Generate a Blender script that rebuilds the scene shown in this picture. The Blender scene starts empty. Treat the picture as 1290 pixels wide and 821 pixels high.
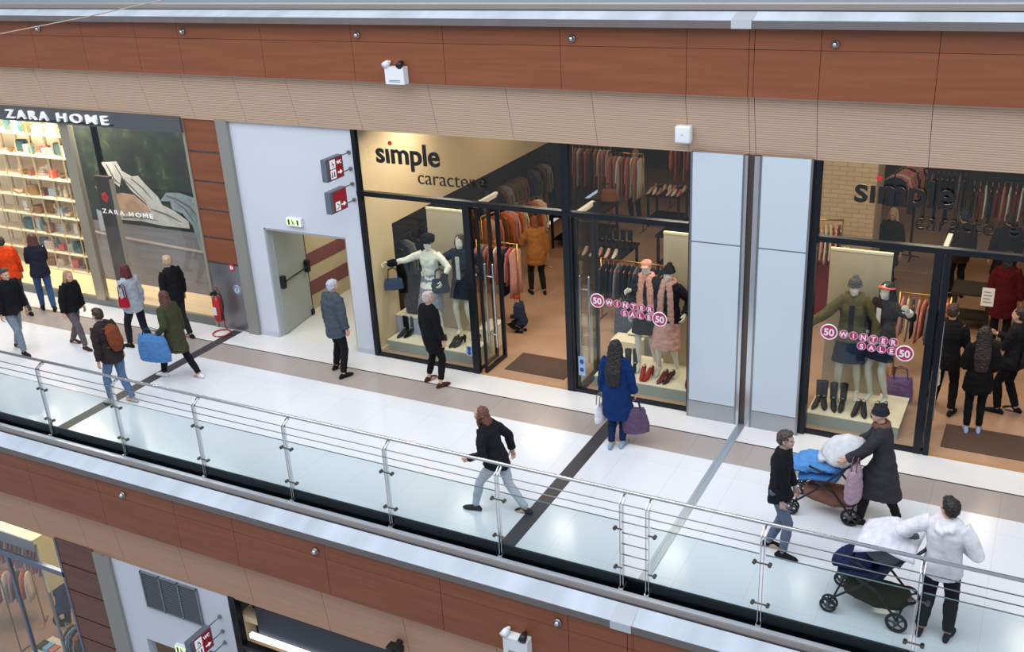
import bpy, bmesh, math, random
from mathutils import Vector, Matrix, noise
random.seed(7)
C = bpy.context.scene.collection
PI = math.pi

# ------------------------------------------------------------------ materials
def lin(c):
    c = c / 255.0
    return c / 12.92 if c <= 0.04045 else ((c + 0.055) / 1.055) ** 2.4
def col(r, g, b): return (lin(r), lin(g), lin(b), 1)
_m = {}
def mat(name, rgb, rough=.6, metal=0.0, var=0.0, scale=8.0, stretch=(1, 1, 1), bump=0.0, bscale=60.0, emit=None, es=0.0, coat=0.0, rgb2=None, sheen=0.0, spec=None):
    if name in _m: return _m[name]
    m = bpy.data.materials.new(name); m.use_nodes = True
    nt = m.node_tree; N = nt.nodes; L = nt.links
    b = N['Principled BSDF']
    b.inputs['Base Color'].default_value = col(*rgb)
    b.inputs['Roughness'].default_value = rough
    b.inputs['Metallic'].default_value = metal
    if coat: b.inputs['Coat Weight'].default_value = coat
    if sheen: b.inputs['Sheen Weight'].default_value = sheen
    if spec is not None: b.inputs['Specular IOR Level'].default_value = spec
    if var or rgb2 or bump:
        tc = N.new('ShaderNodeTexCoord'); mp = N.new('ShaderNodeMapping')
        mp.inputs['Scale'].default_value = stretch
        L.new(tc.outputs['Object'], mp.inputs['Vector'])
    if var or rgb2:
        nz = N.new('ShaderNodeTexNoise'); nz.inputs['Scale'].default_value = scale; nz.inputs['Detail'].default_value = 5
        L.new(mp.outputs['Vector'], nz.inputs['Vector'])
        rp = N.new('ShaderNodeValToRGB')
        a = col(*rgb)
        if rgb2: c1, c2 = a, col(*rgb2)
        else:
            c1 = tuple(min(1, x * (1 - var)) for x in a[:3]) + (1,); c2 = tuple(min(1, x * (1 + var)) for x in a[:3]) + (1,)
        rp.color_ramp.elements[0].position = .3; rp.color_ramp.elements[1].position = .7
        rp.color_ramp.elements[0].color = c1; rp.color_ramp.elements[1].color = c2
        L.new(nz.outputs['Fac'], rp.inputs['Fac']); L.new(rp.outputs['Color'], b.inputs['Base Color'])
    if bump:
        n2 = N.new('ShaderNodeTexNoise'); n2.inputs['Scale'].default_value = bscale; n2.inputs['Detail'].default_value = 4
        L.new(mp.outputs['Vector'], n2.inputs['Vector'])
        bp = N.new('ShaderNodeBump'); bp.inputs['Strength'].default_value = bump; bp.inputs['Distance'].default_value = .01
        L.new(n2.outputs['Fac'], bp.inputs['Height']); L.new(bp.outputs['Normal'], b.inputs['Normal'])
    if emit:
        b.inputs['Emission Color'].default_value = col(*emit); b.inputs['Emission Strength'].default_value = es
    _m[name] = m
    return m
def glass(name, tint, gloss=1.0, rough=0.0, mult=1.0):
    if name in _m: return _m[name]
    m = bpy.data.materials.new(name); m.use_nodes = True
    nt = m.node_tree; N = nt.nodes; L = nt.links
    for n in list(N): N.remove(n)
    o = N.new('ShaderNodeOutputMaterial'); mx = N.new('ShaderNodeMixShader')
    t = N.new('ShaderNodeBsdfTransparent'); t.inputs['Color'].default_value = (*tint, 1)
    g = N.new('ShaderNodeBsdfGlossy'); g.inputs['Roughness'].default_value = rough; g.inputs['Color'].default_value = (gloss, gloss, gloss, 1)
    f = N.new('ShaderNodeFresnel'); f.inputs['IOR'].default_value = 1.5
    mu = N.new('ShaderNodeMath'); mu.operation = 'MULTIPLY'; mu.inputs[1].default_value = mult
    ge = N.new('ShaderNodeNewGeometry'); mr = N.new('ShaderNodeMapRange')
    mr.inputs['To Min'].default_value = 1.5; mr.inputs['To Max'].default_value = 1 / 1.5
    L.new(ge.outputs['Backfacing'], mr.inputs['Value']); L.new(mr.outputs[0], f.inputs['IOR'])
    L.new(f.outputs[0], mu.inputs[0]); L.new(mu.outputs[0], mx.inputs['Fac'])
    L.new(t.outputs[0], mx.inputs[1]); L.new(g.outputs[0], mx.inputs[2]); L.new(mx.outputs[0], o.inputs['Surface'])
    _m[name] = m
    return m
def tiles(name, rgb, seam, w, d, rough=.25, mort=.004, off=0.0, coat=0.0, var=.015, axes='XY', bump=False):
    if name in _m: return _m[name]
    m = bpy.data.materials.new(name); m.use_nodes = True
    nt = m.node_tree; N = nt.nodes; L = nt.links; b = N['Principled BSDF']
    b.inputs['Roughness'].default_value = rough
    tc = N.new('ShaderNodeTexCoord'); br = N.new('ShaderNodeTexBrick')
    sx = N.new('ShaderNodeSeparateXYZ'); cx = N.new('ShaderNodeCombineXYZ')
    L.new(tc.outputs['Object'], sx.inputs[0])
    L.new(sx.outputs[axes[0]], cx.inputs['X']); L.new(sx.outputs[axes[1]], cx.inputs['Y'])
    L.new(cx.outputs[0], br.inputs['Vector'])
    br.inputs['Scale'].default_value = 1; br.inputs['Brick Width'].default_value = w; br.inputs['Row Height'].default_value = d
    br.inputs['Mortar Size'].default_value = mort; br.offset = off
    a = col(*rgb)
    br.inputs['Color1'].default_value = tuple(x * (1 - var) for x in a[:3]) + (1,)
    br.inputs['Color2'].default_value = tuple(min(1, x * (1 + var)) for x in a[:3]) + (1,)
    br.inputs['Mortar'].default_value = col(*seam)
    L.new(br.outputs['Color'], b.inputs['Base Color'])
    if bump:
        bp = N.new('ShaderNodeBump'); bp.inputs['Strength'].default_value = .6; bp.inputs['Distance'].default_value = .01; bp.invert = True
        L.new(br.outputs['Fac'], bp.inputs['Height']); L.new(bp.outputs['Normal'], b.inputs['Normal'])
    _m[name] = m
    return m
def wood(name, rgb, rgb2, axis=0, scale=1.0, rough=.4):
    st = [1.2, 1.2, 1.2]
    for i in range(3):
        if i != axis: st[i] = 22
    return mat(name, rgb, rough, rgb2=rgb2, scale=scale, stretch=tuple(st))

FAB = {}
def fab(r, g, b, rough=.9, sheen=.1):
    k = 'fabric_%d_%d_%d' % (r, g, b)
    return mat(k, (r, g, b), rough, var=.12, scale=14, bump=.25, bscale=90, spec=.2)

steel = mat('brushed_steel', (150, 150, 152), .32, 1.0, var=.06, scale=3, stretch=(1, 1, 30))
steel_l = mat('polished_steel', (205, 208, 212), .22, 1.0)
grey_metal = mat('grey_metal', (118, 116, 118), .4, .6, var=.04)
black_metal = mat('black_metal', (22, 24, 28), .4, .3)
white_paint = mat('white_paint', (222, 225, 232), .55)
glass_shop = glass('shop_glass', (.92, .945, .94), mult=.55)
glass_rail = glass('rail_glass', (.89, .935, .94), mult=.25)
white_plastic = mat('white_plastic', (225, 228, 232), .35)
black_plastic = mat('black_plastic', (18, 18, 20), .45)
rubber = mat('rubber', (20, 20, 21), .8)
mann_white = mat('mannequin_white', (226, 222, 205), .3)
gold = mat('gold_metal', (190, 150, 80), .3, 1.0)

# ------------------------------------------------------------------ mesh helpers
def box(bm, x0, x1, y0, y1, z0, z1, bev=0.0):
    g = bmesh.ops.create_cube(bm, size=1)
    vs = g['verts']
    bmesh.ops.scale(bm, verts=vs, vec=(abs(x1 - x0), abs(y1 - y0), abs(z1 - z0)))
    bmesh.ops.translate(bm, verts=vs, vec=((x0 + x1) / 2, (y0 + y1) / 2, (z0 + z1) / 2))
    if bev:
        es = list({e for v in vs for e in v.link_edges})
        bmesh.ops.bevel(bm, geom=es, offset=bev, segments=2, affect='EDGES', profile=.7)
def tube(bm, pts, rad, n=12, ref=(1, 0, 0), caps=('round', 'round'), closed=False):
    """rings of ellipses along pts; rad is r or (rx, ry) per point, rx along ref"""
    pts = [Vector(p) for p in pts]; k = len(pts)
    if not isinstance(rad, (list,)): rad = [rad] * k
    rad = [(r, r) if not isinstance(r, tuple) else r for r in rad]
    rings = []
    def ring(p, t, rx, ry):
        t = t.normalized(); r = Vector(ref) - t * t.dot(Vector(ref))
        if r.length < 1e-3:
            r = Vector((0, 1, 0)) - t * t.y
            if r.length < 1e-3: r = Vector((0, 0, 1)) - t * t.z
        r.normalize(); u = t.cross(r)
        return [bm.verts.new(p + r * (rx * math.cos(a)) + u * (ry * math.sin(a))) for a in [2 * PI * i / n for i in range(n)]]
    tg = []
    for i in range(k):
        if closed: t = pts[(i + 1) % k] - pts[i - 1]
        elif i == 0: t = pts[1] - pts[0]
        elif i == k - 1: t = pts[-1] - pts[-2]
        else: t = (pts[i + 1] - pts[i]).normalized() + (pts[i] - pts[i - 1]).normalized()
        tg.append(t.normalized() if t.length > 1e-9 else Vector((0, 0, 1)))
    if caps[0] == 'round' and not closed:
        m = min(rad[0])
        for a in (80, 50, 25):
            c, s = math.cos(math.radians(a)), math.sin(math.radians(a))
            rings.append(ring(pts[0] - tg[0] * m * s, tg[0], rad[0][0] * c, rad[0][1] * c))
    for i in range(k): rings.append(ring(pts[i], tg[i], *rad[i]))
    if caps[1] == 'round' and not closed:
        m = min(rad[-1])
        for a in (25, 50, 80):
            c, s = math.cos(math.radians(a)), math.sin(math.radians(a))
            rings.append(ring(pts[-1] + tg[-1] * m * s, tg[-1], rad[-1][0] * c, rad[-1][1] * c))
    for i in range(len(rings) - (0 if closed else 1)):
        a, b = rings[i], rings[(i + 1) % len(rings)]
        for j in range(n): bm.faces.new((a[j], a[(j + 1) % n], b[(j + 1) % n], b[j]))
    if not closed:
        bm.faces.new(list(reversed(rings[0]))); bm.faces.new(rings[-1])
    return rings
def cyl(bm, p0, p1, r, n=16): tube(bm, [p0, p1], r, n, caps=('flat', 'flat'))
def ell(bm, c, r, n=16, m=10, mtx=None):
    g = bmesh.ops.create_uvsphere(bm, u_segments=n, v_segments=m, radius=1)
    bmesh.ops.scale(bm, verts=g['verts'], vec=r)
    if mtx: bmesh.ops.transform(bm, verts=g['verts'], matrix=mtx)
    bmesh.ops.translate(bm, verts=g['verts'], vec=c)
    return g['verts']
def lathe(bm, prof, n=20, c=(0, 0, 0)):
    rs = [[bm.verts.new((c[0] + r * math.cos(2 * PI * i / n), c[1] + r * math.sin(2 * PI * i / n), c[2] + z)) for i in range(n)] for r, z in prof]
    for a, b in zip(rs, rs[1:]):
        for j in range(n): bm.faces.new((a[j], a[(j + 1) % n], b[(j + 1) % n], b[j]))
    bm.faces.new(list(reversed(rs[0]))); bm.faces.new(rs[-1])
def prism(bm, poly, a0, a1, axis='x'):
    """polygon in the two other axes extruded along axis"""
    def P(u, v, w):
        return {'x': (w, u, v), 'y': (u, w, v), 'z': (u, v, w)}[axis]
    A = [bm.verts.new(P(u, v, a0)) for u, v in poly]; B = [bm.verts.new(P(u, v, a1)) for u, v in poly]
    n = len(poly)
    bm.faces.new(A); bm.faces.new(list(reversed(B)))
    for i in range(n): bm.faces.new((A[i], B[i], B[(i + 1) % n], A[(i + 1) % n]))
    bmesh.ops.recalc_face_normals(bm, faces=bm.faces[:])
def BM(): return bmesh.new()
def me_from(bm, name, smooth=False):
    bmesh.ops.recalc_face_normals(bm, faces=bm.faces[:])
    me = bpy.data.meshes.new(name); bm.to_mesh(me); bm.free()
    if smooth:
        for p in me.polygons: p.use_smooth = True
    return me
def obj(name, bm, m, parent=None, smooth=False, loc=None, kind=None):
    me = bm if isinstance(bm, bpy.types.Mesh) else me_from(bm, name, smooth)
    for mm in (m if isinstance(m, (list, tuple)) else [m]): me.materials.append(mm)
    o = bpy.data.objects.new(name, me); C.objects.link(o)
    if parent is not None: o.parent = parent
    if loc: o.location = loc
    if kind: o['kind'] = kind
    return o
def struct(name, bm, m, parent=None): return obj(name, bm, m, parent, kind=None if parent else 'structure')
def tag(o, label, cat, group=None, kind=None):
    o['label'] = label; o['category'] = cat
    if group: o['group'] = group
    if kind: o['kind'] = kind
    return o
def thing(name, label, cat, loc=(0, 0, 0), rotz=0.0, group=None):
    o = bpy.data.objects.new(name, None); C.objects.link(o)
    o.location = loc; o.rotation_euler = (0, 0, rotz); o.empty_display_size = .1
    return tag(o, label, cat, group)
def dup(root, loc, rotz, label, group=None):
    r = root.copy(); C.objects.link(r); r.location = loc; r.rotation_euler = (0, 0, rotz); r['label'] = label
    if group: r['group'] = group
    for ch in list(root.children):
        c = ch.copy(); C.objects.link(c); c.parent = r
        for g in ch.children:
            d = g.copy(); C.objects.link(d); d.parent = c
    return r
def vox(bm, size, smooth=4, wr=0.0, wscale=7.0, seed=0.0):
    me = bpy.data.meshes.new('tmp'); bmesh.ops.recalc_face_normals(bm, faces=bm.faces[:]); bm.to_mesh(me); bm.free()
    o = bpy.data.objects.new('tmp', me); TMP.objects.link(o)
    r = o.modifiers.new('r', 'REMESH'); r.mode = 'VOXEL'; r.voxel_size = size; r.use_smooth_shade = True
    if smooth:
        s = o.modifiers.new('s', 'SMOOTH'); s.iterations = smooth; s.factor = .5
    dg = bpy.context.evaluated_depsgraph_get()
    out = bpy.data.meshes.new_from_object(o.evaluated_get(dg))
    bpy.data.objects.remove(o); bpy.data.meshes.remove(me)
    if wr:
        nr = [v.normal.copy() for v in out.vertices]
        for v, vn in zip(out.vertices, nr):
            p = v.co; q = Vector((p.x * wscale, p.y * wscale, p.z * wscale * 1.8 + seed))
            d = noise.noise(q) * wr + noise.noise(q * 2.7) * wr * .5
            v.co = p + vn * d
    return out
TMP = C
FONT = None
def text_mesh(body, width=None, height=None, depth=.01, bold=0.0, space=1.0):
    cu = bpy.data.curves.new('t', 'FONT'); cu.body = body; cu.size = 1; cu.offset = bold; cu.extrude = .01
    cu.align_x = 'LEFT'; cu.space_character = space
    o = bpy.data.objects.new('t', cu); C.objects.link(o)
    dg = bpy.context.evaluated_depsgraph_get()
    me = bpy.data.meshes.new_from_object(o.evaluated_get(dg)); bpy.data.objects.remove(o); bpy.data.curves.remove(cu)
    xs = [v.co.x for v in me.vertices]; ys = [v.co.y for v in me.vertices]
    w = max(xs) - min(xs); x0 = min(xs); s = width / w if width else height / (max(ys) - min(ys))
    sy = height / (max(ys) - min(ys)) if height else s
    for v in me.vertices:
        v.co = Vector(((v.co.x - x0) * s, 0 - (v.co.z / .01) * depth / 2, v.co.y * sy))
    return me

# ================================================================== FIGURES
def ik(S, T, a, b, pole):
    S, T, pole = Vector(S), Vector(T), Vector(pole)
    d = T - S; L = d.length
    if L > (a + b) * .995: T = S + d * ((a + b) * .995 / L); d = T - S; L = d.length
    if L < abs(a - b) + .02: L = abs(a - b) + .02
    n = d.normalized(); x = (a * a - b * b + L * L) / (2 * L); h = math.sqrt(max(0, a * a - x * x))
    p = pole - n * pole.dot(n)
    p = p.normalized() if p.length > 1e-5 else Vector((0, 0, 0))
    return S + n * x + p * h, T
def lerp(a, b, t): return a + (b - a) * t
def figure(label, loc, rotz, H=1.72, fem=False, feet=((-.1, .0), (.1, .0)), lift=(0, 0), lean=0.0, side=0.0, hands=(None, None), pole=None,
           head=(0, 0), crouch=None, skin=(205, 160, 135), wear=(), vx=.010, mann=False, shoe=(25, 25, 28), group=None, curl=.5, name=None, category=None, arm_up=None, heel=0.0, features=True, toes=(0, 0)):
    s = H / 1.75
    root = thing(name or ('mannequin' if mann else 'person'), label, category or ('mannequin' if mann else 'person'), loc, rotz, group)
    A = [Vector((feet[i][0] * s, feet[i][1] * s, (.085 + lift[i] + heel) * s)) for i in range(2)]
    LT, LS = .44 * s, .43 * s
    mid = (A[0] + A[1]) / 2
    pz = .955 * s + heel * s
    if crouch: pz = crouch * s
    px, py = mid.x, mid.y - (0.0 if not crouch else .02)
    hw = .088 * s * (1.05 if fem else 1)
    for _ in range(40):
        ok = True
        for i, sg in enumerate((-1, 1)):
            if (A[i] - Vector((px + sg * hw, py, pz - .03 * s))).length > (LT + LS) * .992: ok = False
        if ok: break
        pz -= .01
    P = Vector((px, py, pz))
    up = Vector((math.sin(side), math.sin(lean), math.cos(lean))).normalized()
    rt = Vector((1, 0, 0)); fw = up.cross(rt)
    shw = (.165 if fem else .185) * s
    def sp(t, dx=0, dy=0): return P + up * (t * s) + rt * (dx * s) + fw * (dy * s)
    hips = [P + Vector((sg * hw, 0, -.03 * s)) for sg in (-1, 1)]
    knees, ank = [], []
    for i in range(2):
        k, a = ik(hips[i], A[i], LT, LS, (0.0 + (.25 if crouch else 0) * (-1, 1)[i], 1, .15)); knees.append(k); ank.append(a)
    SH = [sp(.47, sg * shw / s) for sg in (-1, 1)]
    EL, WR = [], []
    for i, sg in enumerate((-1, 1)):
        h = hands[i]
        T = Vector((h[0] * s, h[1] * s, h[2] * s)) if h else Vector((P.x + sg * .26 * s, P.y + .06 * s, P.z - .10 * s))
        pl = pole[i] if pole and pole[i] else (sg * .25, -1, -.1)
        e, w = ik(SH[i], T, .29 * s, .255 * s, pl); EL.append(e); WR.append(w)
    W = [(.150, .105), (.168, .118), (.150, .105), (.132, .094), (.148, .105), (.158, .108), (.135, .085), (.075, .06)]
    if not fem: W = [(.145, .105), (.158, .112), (.148, .104), (.142, .100), (.158, .112), (.172, .115), (.150, .09), (.08, .065)]
    Z = [-.07, 0, .10, .20, .31, .41, .475, .52]
    def torso(bm, off, z0=-9, z1=9, scl=1.0):
        idx = [i for i in range(8) if z0 <= Z[i] <= z1]
        tube(bm, [sp(Z[i]) for i in idx], [((W[i][0] + off) * s, (W[i][1] + off) * s) for i in idx], 20, ref=rt, caps=('round', 'round'))
    # ---------------- body
    bm = BM()
    torso(bm, 0)
    if fem:
        for sg in (-1, 1): ell(bm, sp(.35, sg * .065, .068), (.055 * s, .045 * s, .055 * s))
    HC = sp(.685, 0, .02)
    tube(bm, [sp(.50), sp(.545), sp(.60, 0, .012)], [(.06 * s, .06 * s), (.05 * s, .053 * s), (.05 * s, .055 * s)], 14, ref=rt)
    for i, sg in enumerate((-1, 1)):
        tube(bm, [sp(.46, sg * .07), SH[i] + Vector((-sg * .02 * s, 0, 0)), lerp(SH[i], EL[i], .35), EL[i], lerp(EL[i], WR[i], .3), WR[i]],
             [.058 * s, .056 * s, .047 * s, .037 * s, .038 * s, (.026 * s, .024 * s)], 12)
        tube(bm, [hips[i] + Vector((0, 0, .03)), lerp(hips[i], knees[i], .3), lerp(hips[i], knees[i], .75), knees[i], lerp(knees[i], ank[i], .3), lerp(knees[i], ank[i], .75), ank[i]],
             [.088 * s, .082 * s, .06 * s, .053 * s, .056 * s, .037 * s, .034 * s], 14)
        f = ank[i]; td = Vector((0, 1, 0))
        dz = f.z - .085 * s - heel * s - (lift[i]) * s
        fl = lift[i]; 
        tp = (-.55 if heel else 0) + toes[i]
        dirf = Vector((0.04 * sg, math.cos(tp), math.sin(tp))).normalized()
        hb = f + Vector((0, -.03 * s, -.045 * s))
        tube(bm, [hb, f + dirf * .07 * s + Vector((0, 0, -.045 * s)), f + dirf * .15 * s + Vector((0, 0, -.062 * s))], [(.032 * s, .034 * s), (.038 * s, .03 * s), (.036 * s, .017 * s)], 12, ref=rt)
    # head
    hm = Matrix.Rotation(head[0], 3, 'Z') @ Matrix.Rotation(-head[1], 3, 'X')
    def hp(x, y, z): return HC + hm @ Vector((x * s, y * s, z * s))
    def hell(b, c, r): ell(b, hp(*c), tuple(q * s for q in r), 18, 12, hm.to_4x4())
    hell(bm, (0, -.01, .025), (.076, .094, .088))
    hell(bm, (0, .018, -.035), (.062, .072, .075))
    hell(bm, (0, .05, -.085), (.032, .034, .026))
    eyes = []
    if not mann or features:
        tube(bm, [hp(0, .083, .012), hp(0, .100, -.022), hp(0, .088, -.034)], [.008 * s, .012 * s, .010 * s], 8)
        hell(bm, (0, .085, -.062), (.022, .010, .009))
        hell(bm, (0, .072, .022), (.05, .02, .012))
        for sg in (-1, 1):
            hell(bm, (sg * .077, -.008, -.012), (.010, .018, .030))
            hell(bm, (sg * .038, .062, -.03), (.02, .02, .02))
    body = vox(bm, vx, 3)
    skinm = mann_white if mann else mat('skin_%d_%d_%d' % skin, skin, .5, var=.05, scale=20)
    lipm = mat('lips_%d' % skin[0], (165, 95, 88), .4); eyem = mat('eye_dark', (35, 28, 26), .2)
    body.materials.append(skinm)
    if not mann:
        body.materials.append(lipm); body.materials.append(eyem)
        E1, E2, MO = hp(.03, .078, .0), hp(-.03, .078, .0), hp(0, .095, -.062)
        for pf in body.polygons:
            c = pf.center
            if (c - E1).length < .013 * s or (c - E2).length < .013 * s: pf.material_index = 2
            elif abs((hm.transposed() @ (c - MO)).z) < .008 * s and (c - MO).length < .024 * s: pf.material_index = 1
    # hands (palm, four fingers, thumb) joined to the body mesh
    hb = bmesh.new(); hb.from_mesh(body)
    for i, sg in enumerate((-1, 1)):
        d = (WR[i] - EL[i]).normalized()
        n = Vector((-sg, 0, 0)); n = n - d * n.dot(d)
        n = n.normalized() if n.length > .1 else Vector((0, 0, -1))
        l = d.cross(n) * sg; 
        if l.dot(Vector((0, 1, .3))) < 0: l = -l
        w = WR[i]
        nf = len(hb.faces)
        tube(hb, [w - d * .015 * s, w + d * .03 * s, w + d * .085 * s], [(.024 * s, .018 * s), (.034 * s, .016 * s), (.040 * s, .013 * s)], 12, ref=l)
        for k in range(4):
            off = (1.5 - k) * .0195 * s; Lf = (.072, .08, .075, .058)[k] * s
            p0 = w + d * .085 * s + l * off; c1 = curl * (1 + .1 * k)
            a1 = c1 * .7; d1 = d * math.cos(a1) + n * math.sin(a1); p1 = p0 + d1 * Lf * .45
            a2 = c1 * 1.7; d2 = d * math.cos(a2) + n * math.sin(a2); p2 = p1 + d2 * Lf * .32
            a3 = c1 * 2.3; d3 = d * math.cos(a3) + n * math.sin(a3); p3 = p2 + d3 * Lf * .23
            tube(hb, [p0 - d * .02 * s, p0, p1, p2, p3], [.0085 * s, .0085 * s, .0078 * s, .007 * s, .006 * s], 8)
        t0 = w + d * .02 * s + l * .024 * s; t1 = w + d * .055 * s + l * .052 * s + n * .012 * s; t2 = w + d * .085 * s + l * .058 * s + n * .028 * s
        tube(hb, [t0, t1, t2], [.012 * s, .010 * s, .008 * s], 8)
    hb.to_mesh(body); hb.free()
    for p in body.polygons: p.use_smooth = True
    bo = bpy.data.objects.new('body', body); C.objects.link(bo); bo.parent = root
    # ---------------- clothes
    seed = random.random() * 50
    for w_ in wear:
        kind, rgb = w_[0], w_[1]; o = w_[2] if len(w_) > 2 else {}
        m = fab(*rgb)
        if kind in ('jacket', 'coat', 'top', 'dress'):
            b = BM(); t = o.get('t', {'jacket': .026, 'coat': .03, 'top': .012, 'dress': .012}[kind])
            torso(b, t, z1=.50)
            if fem:
                for sg in (-1, 1): ell(b, sp(.35, sg * .06, .066), ((.062 + t) * s, (.048 + t) * s, (.062 + t) * s))
            if kind != 'top' or not o.get('bare'):
                pass
            for i, sg in enumerate((-1, 1)):
                if o.get('sleeves', True):
                    q = o.get('sl', .93)
                    tube(b, [sp(.455, sg * .06), SH[i] + Vector((-sg * .015 * s, 0, .004)), lerp(SH[i], EL[i], .4), EL[i], lerp(EL[i], WR[i], q)],
                         [(.063 + t) * s, (.058 + t) * s, (.050 + t) * s, (.042 + t) * s, (.031 + t) * s], 12, caps=('round', 'flat'))
                else:
                    tube(b, [sp(.455, sg * .06), SH[i] + Vector((-sg * .02 * s, 0, 0))], [(.06 + t) * s, (.056 + t) * s], 12)
            hem = o.get('hem', .12)
            kk = (knees[0] + knees[1]) / 2
            st = abs(knees[0].y - knees[1].y)
            fl_ = o.get('flare', .02)
            nseg = 4
            cs, rr = [], []
            for j in range(nseg + 1):
                u = j / nseg; z = .02 - u * (hem + .02)
                fr = min(1, max(0, -z) / .42)
                c0 = P + Vector((0, 0, z * s)); c0.y = lerp(P.y, kk.y, fr); c0.x = lerp(P.x, kk.x, fr)
                cs.append(c0); rr.append(((W[1][0] + t + fl_ * u) * s, (W[1][1] + t + fl_ * u + st * .5 * fr) * s))
            tube(b, cs, rr, 22, ref=rt, caps=('flat', 'flat'))
            if o.get('collar', kind in ('jacket', 'coat')):
                tube(b, [sp(.50), sp(.565)], [((.085) * s, (.082) * s), (.078 * s, .08 * s)], 16, ref=rt, caps=('flat', 'flat'))
            if o.get('hood'):
                hoodm = b
                tube(b, [sp(.50, 0, -.02), sp(.54, -.085, -.05), sp(.50, -.055, -.125), sp(.475, 0, -.145), sp(.50, .055, -.125), sp(.54, .085, -.05), sp(.50, 0, -.02)], [.04 * s, .042 * s, .045 * s, .05 * s, .045 * s, .042 * s, .04 * s], 10)
            if o.get('fur'):
                tube(b, [sp(.52, -.1, .0), sp(.56, -.09, -.08), sp(.56, .09, -.08), sp(.52, .1, .0)], .045 * s, 10)
            me = vox(b, max(vx, .011), 3, o.get('wr', .012), 6.5, seed)
            nm = {'jacket': 'jacket', 'coat': 'coat', 'top': 'top', 'dress': 'dress'}[kind]
            ob = obj(o.get('name', nm), me, m, root)
            if o.get('open'):
                pb = BM(); box(pb, -.035 * s, .035 * s, 0, .012, 0, .40 * s)
                po = obj('shirt_front', pb, fab(*o['open']), root)
                po.location = sp(.06, 0, .105 + t); po.rotation_euler = (-lean, 0, 0)
            if o.get('cuffs'):
                for i in range(2):
                    cb = BM(); tube(cb, [lerp(EL[i], WR[i], .62), lerp(EL[i], WR[i], .98)], .062 * s, 14)
                    obj('cuff', vox(cb, .012, 2, .015, 25, seed), fab(*o['cuffs']), root)
        elif kind == 'trousers':
            b = BM(); t = o.get('t', .014)
            tube(b, [P + Vector((0, 0, -.06 * s)), P, P + up * .09 * s], [((W[0][0] + t * .6) * s, (W[0][1] + t * .6) * s), ((W[1][0] + t * .5) * s, (W[1][1] + t * .5) * s), ((W[2][0] + t * .5) * s, (W[2][1] + t * .5) * s)], 20, ref=rt)
            e = o.get('end', .96)
            for i in range(2):
                tube(b, [hips[i] + Vector((0, 0, .02)), lerp(hips[i], knees[i], .4), knees[i], lerp(knees[i], ank[i], .35), lerp(knees[i], ank[i], e)],
                     [(.09 + t * .5) * s, (.080 + t * .6) * s, (.055 + t) * s, (.056 + t) * s, (.040 + t) * s], 14, caps=('round', 'flat'))
            obj('trousers', vox(b, max(vx, .011), 2, .007, 9, seed + 3), m, root)
        elif kind == 'skirt':
            b = BM(); st = abs(knees[0].y - knees[1].y); hem = o.get('hem', .45); kk = (knees[0] + knees[1]) / 2
            cs, rr = [sp(.17)], [((W[3][0] + .012) * s, (W[3][1] + .012) * s)]
            for j in range(5):
                u = j / 4; z = -u * hem; fr = min(1, -z / .42)
                c0 = P + Vector((0, 0, z * s)); c0.y = lerp(P.y, kk.y, fr)
                cs.append(c0); rr.append(((W[1][0] + .012 + o.get('flare', .05) * u) * s, (W[1][1] + .015 + o.get('flare', .05) * u + st * .45 * fr) * s))
            tube(b, cs, rr, 22, ref=rt, caps=('flat', 'flat'))
            obj('skirt', vox(b, .012, 2, .012, 9, seed), m, root)
        elif kind == 'boots':
            for i in range(2):
                b = BM(); tube(b, [lerp(knees[i], ank[i], .25), lerp(knees[i], ank[i], .6), ank[i]], [.062 * s, .052 * s, .044 * s], 14, caps=('flat', 'flat'))
                obj('boot_shaft', b, m, root, True)
        elif kind == 'hair':
            b = BM(); k = o.get('style', 'short')
            hell(b, (0, -.022, .04), (.084, .094, .086))
            hell(b, (0, -.05, .0), (.078, .065, .075))
            if k == 'short': hell(b, (0, .03, .085), (.062, .05, .032))
            if k in ('long', 'medium'):
                for sg in (-1, 1):
                    tube(b, [hp(sg * .06, -.01, .05), hp(sg * .085, -.01, -.03), hp(sg * .085, -.03, -.12)], [.03 * s, .026 * s, .028 * s], 10)
                Lh = .42 if k == 'long' else .15; hx = .025 if k == 'long' else 0
                if k == 'medium': tube(b, [hp(0, -.045, .02), sp(.61, 0, -.04), sp(.55, 0, -.055), sp(.49, 0, -.065)], [(.082 * s, .058 * s), (.088 * s, .06 * s), (.09 * s, .05 * s), (.075 * s, .028 * s)], 14, ref=rt)
                else: tube(b, [hp(0, -.06, .03), sp(.56, 0, -.075), sp(.56 - Lh * .5, 0, -.15), sp(.56 - Lh, 0, -.155)], [((.075 + hx) * s, .05 * s), ((.085 + hx) * s, .045 * s), ((.095 + hx) * s, .032 * s), ((.06 + hx) * s, .016 * s)], 14, ref=rt)
            if k == 'bun': hell(b, (0, -.10, .06), (.04, .04, .04))
            if k == 'tail': tube(b, [hp(0, -.09, .04), hp(0, -.14, 0), hp(0, -.13, -.12)], [.03 * s, .035 * s, .02 * s], 10)
            obj('hair', vox(b, .008, 1, .014, 40, seed), mat('hair_%d_%d_%d' % rgb, rgb, .55, var=.3, scale=30, stretch=(1, 1, .2), bump=.6, bscale=60), root)
        elif kind == 'beanie':
            b = BM(); hell(b, (0, -.012, .055), (.088, .103, .085)); hell(b, (0, -.035, .13), (.045, .05, .04))
            tube(b, [hp(.088 * math.cos(a), -.01 + .104 * math.sin(a), .03) for a in [i * PI / 8 for i in range(16)]], .014 * s, 8, closed=True)
            obj('beanie', vox(b, .009, 1, .006, 30, seed), m, root)
        elif kind == 'cap':
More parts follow.
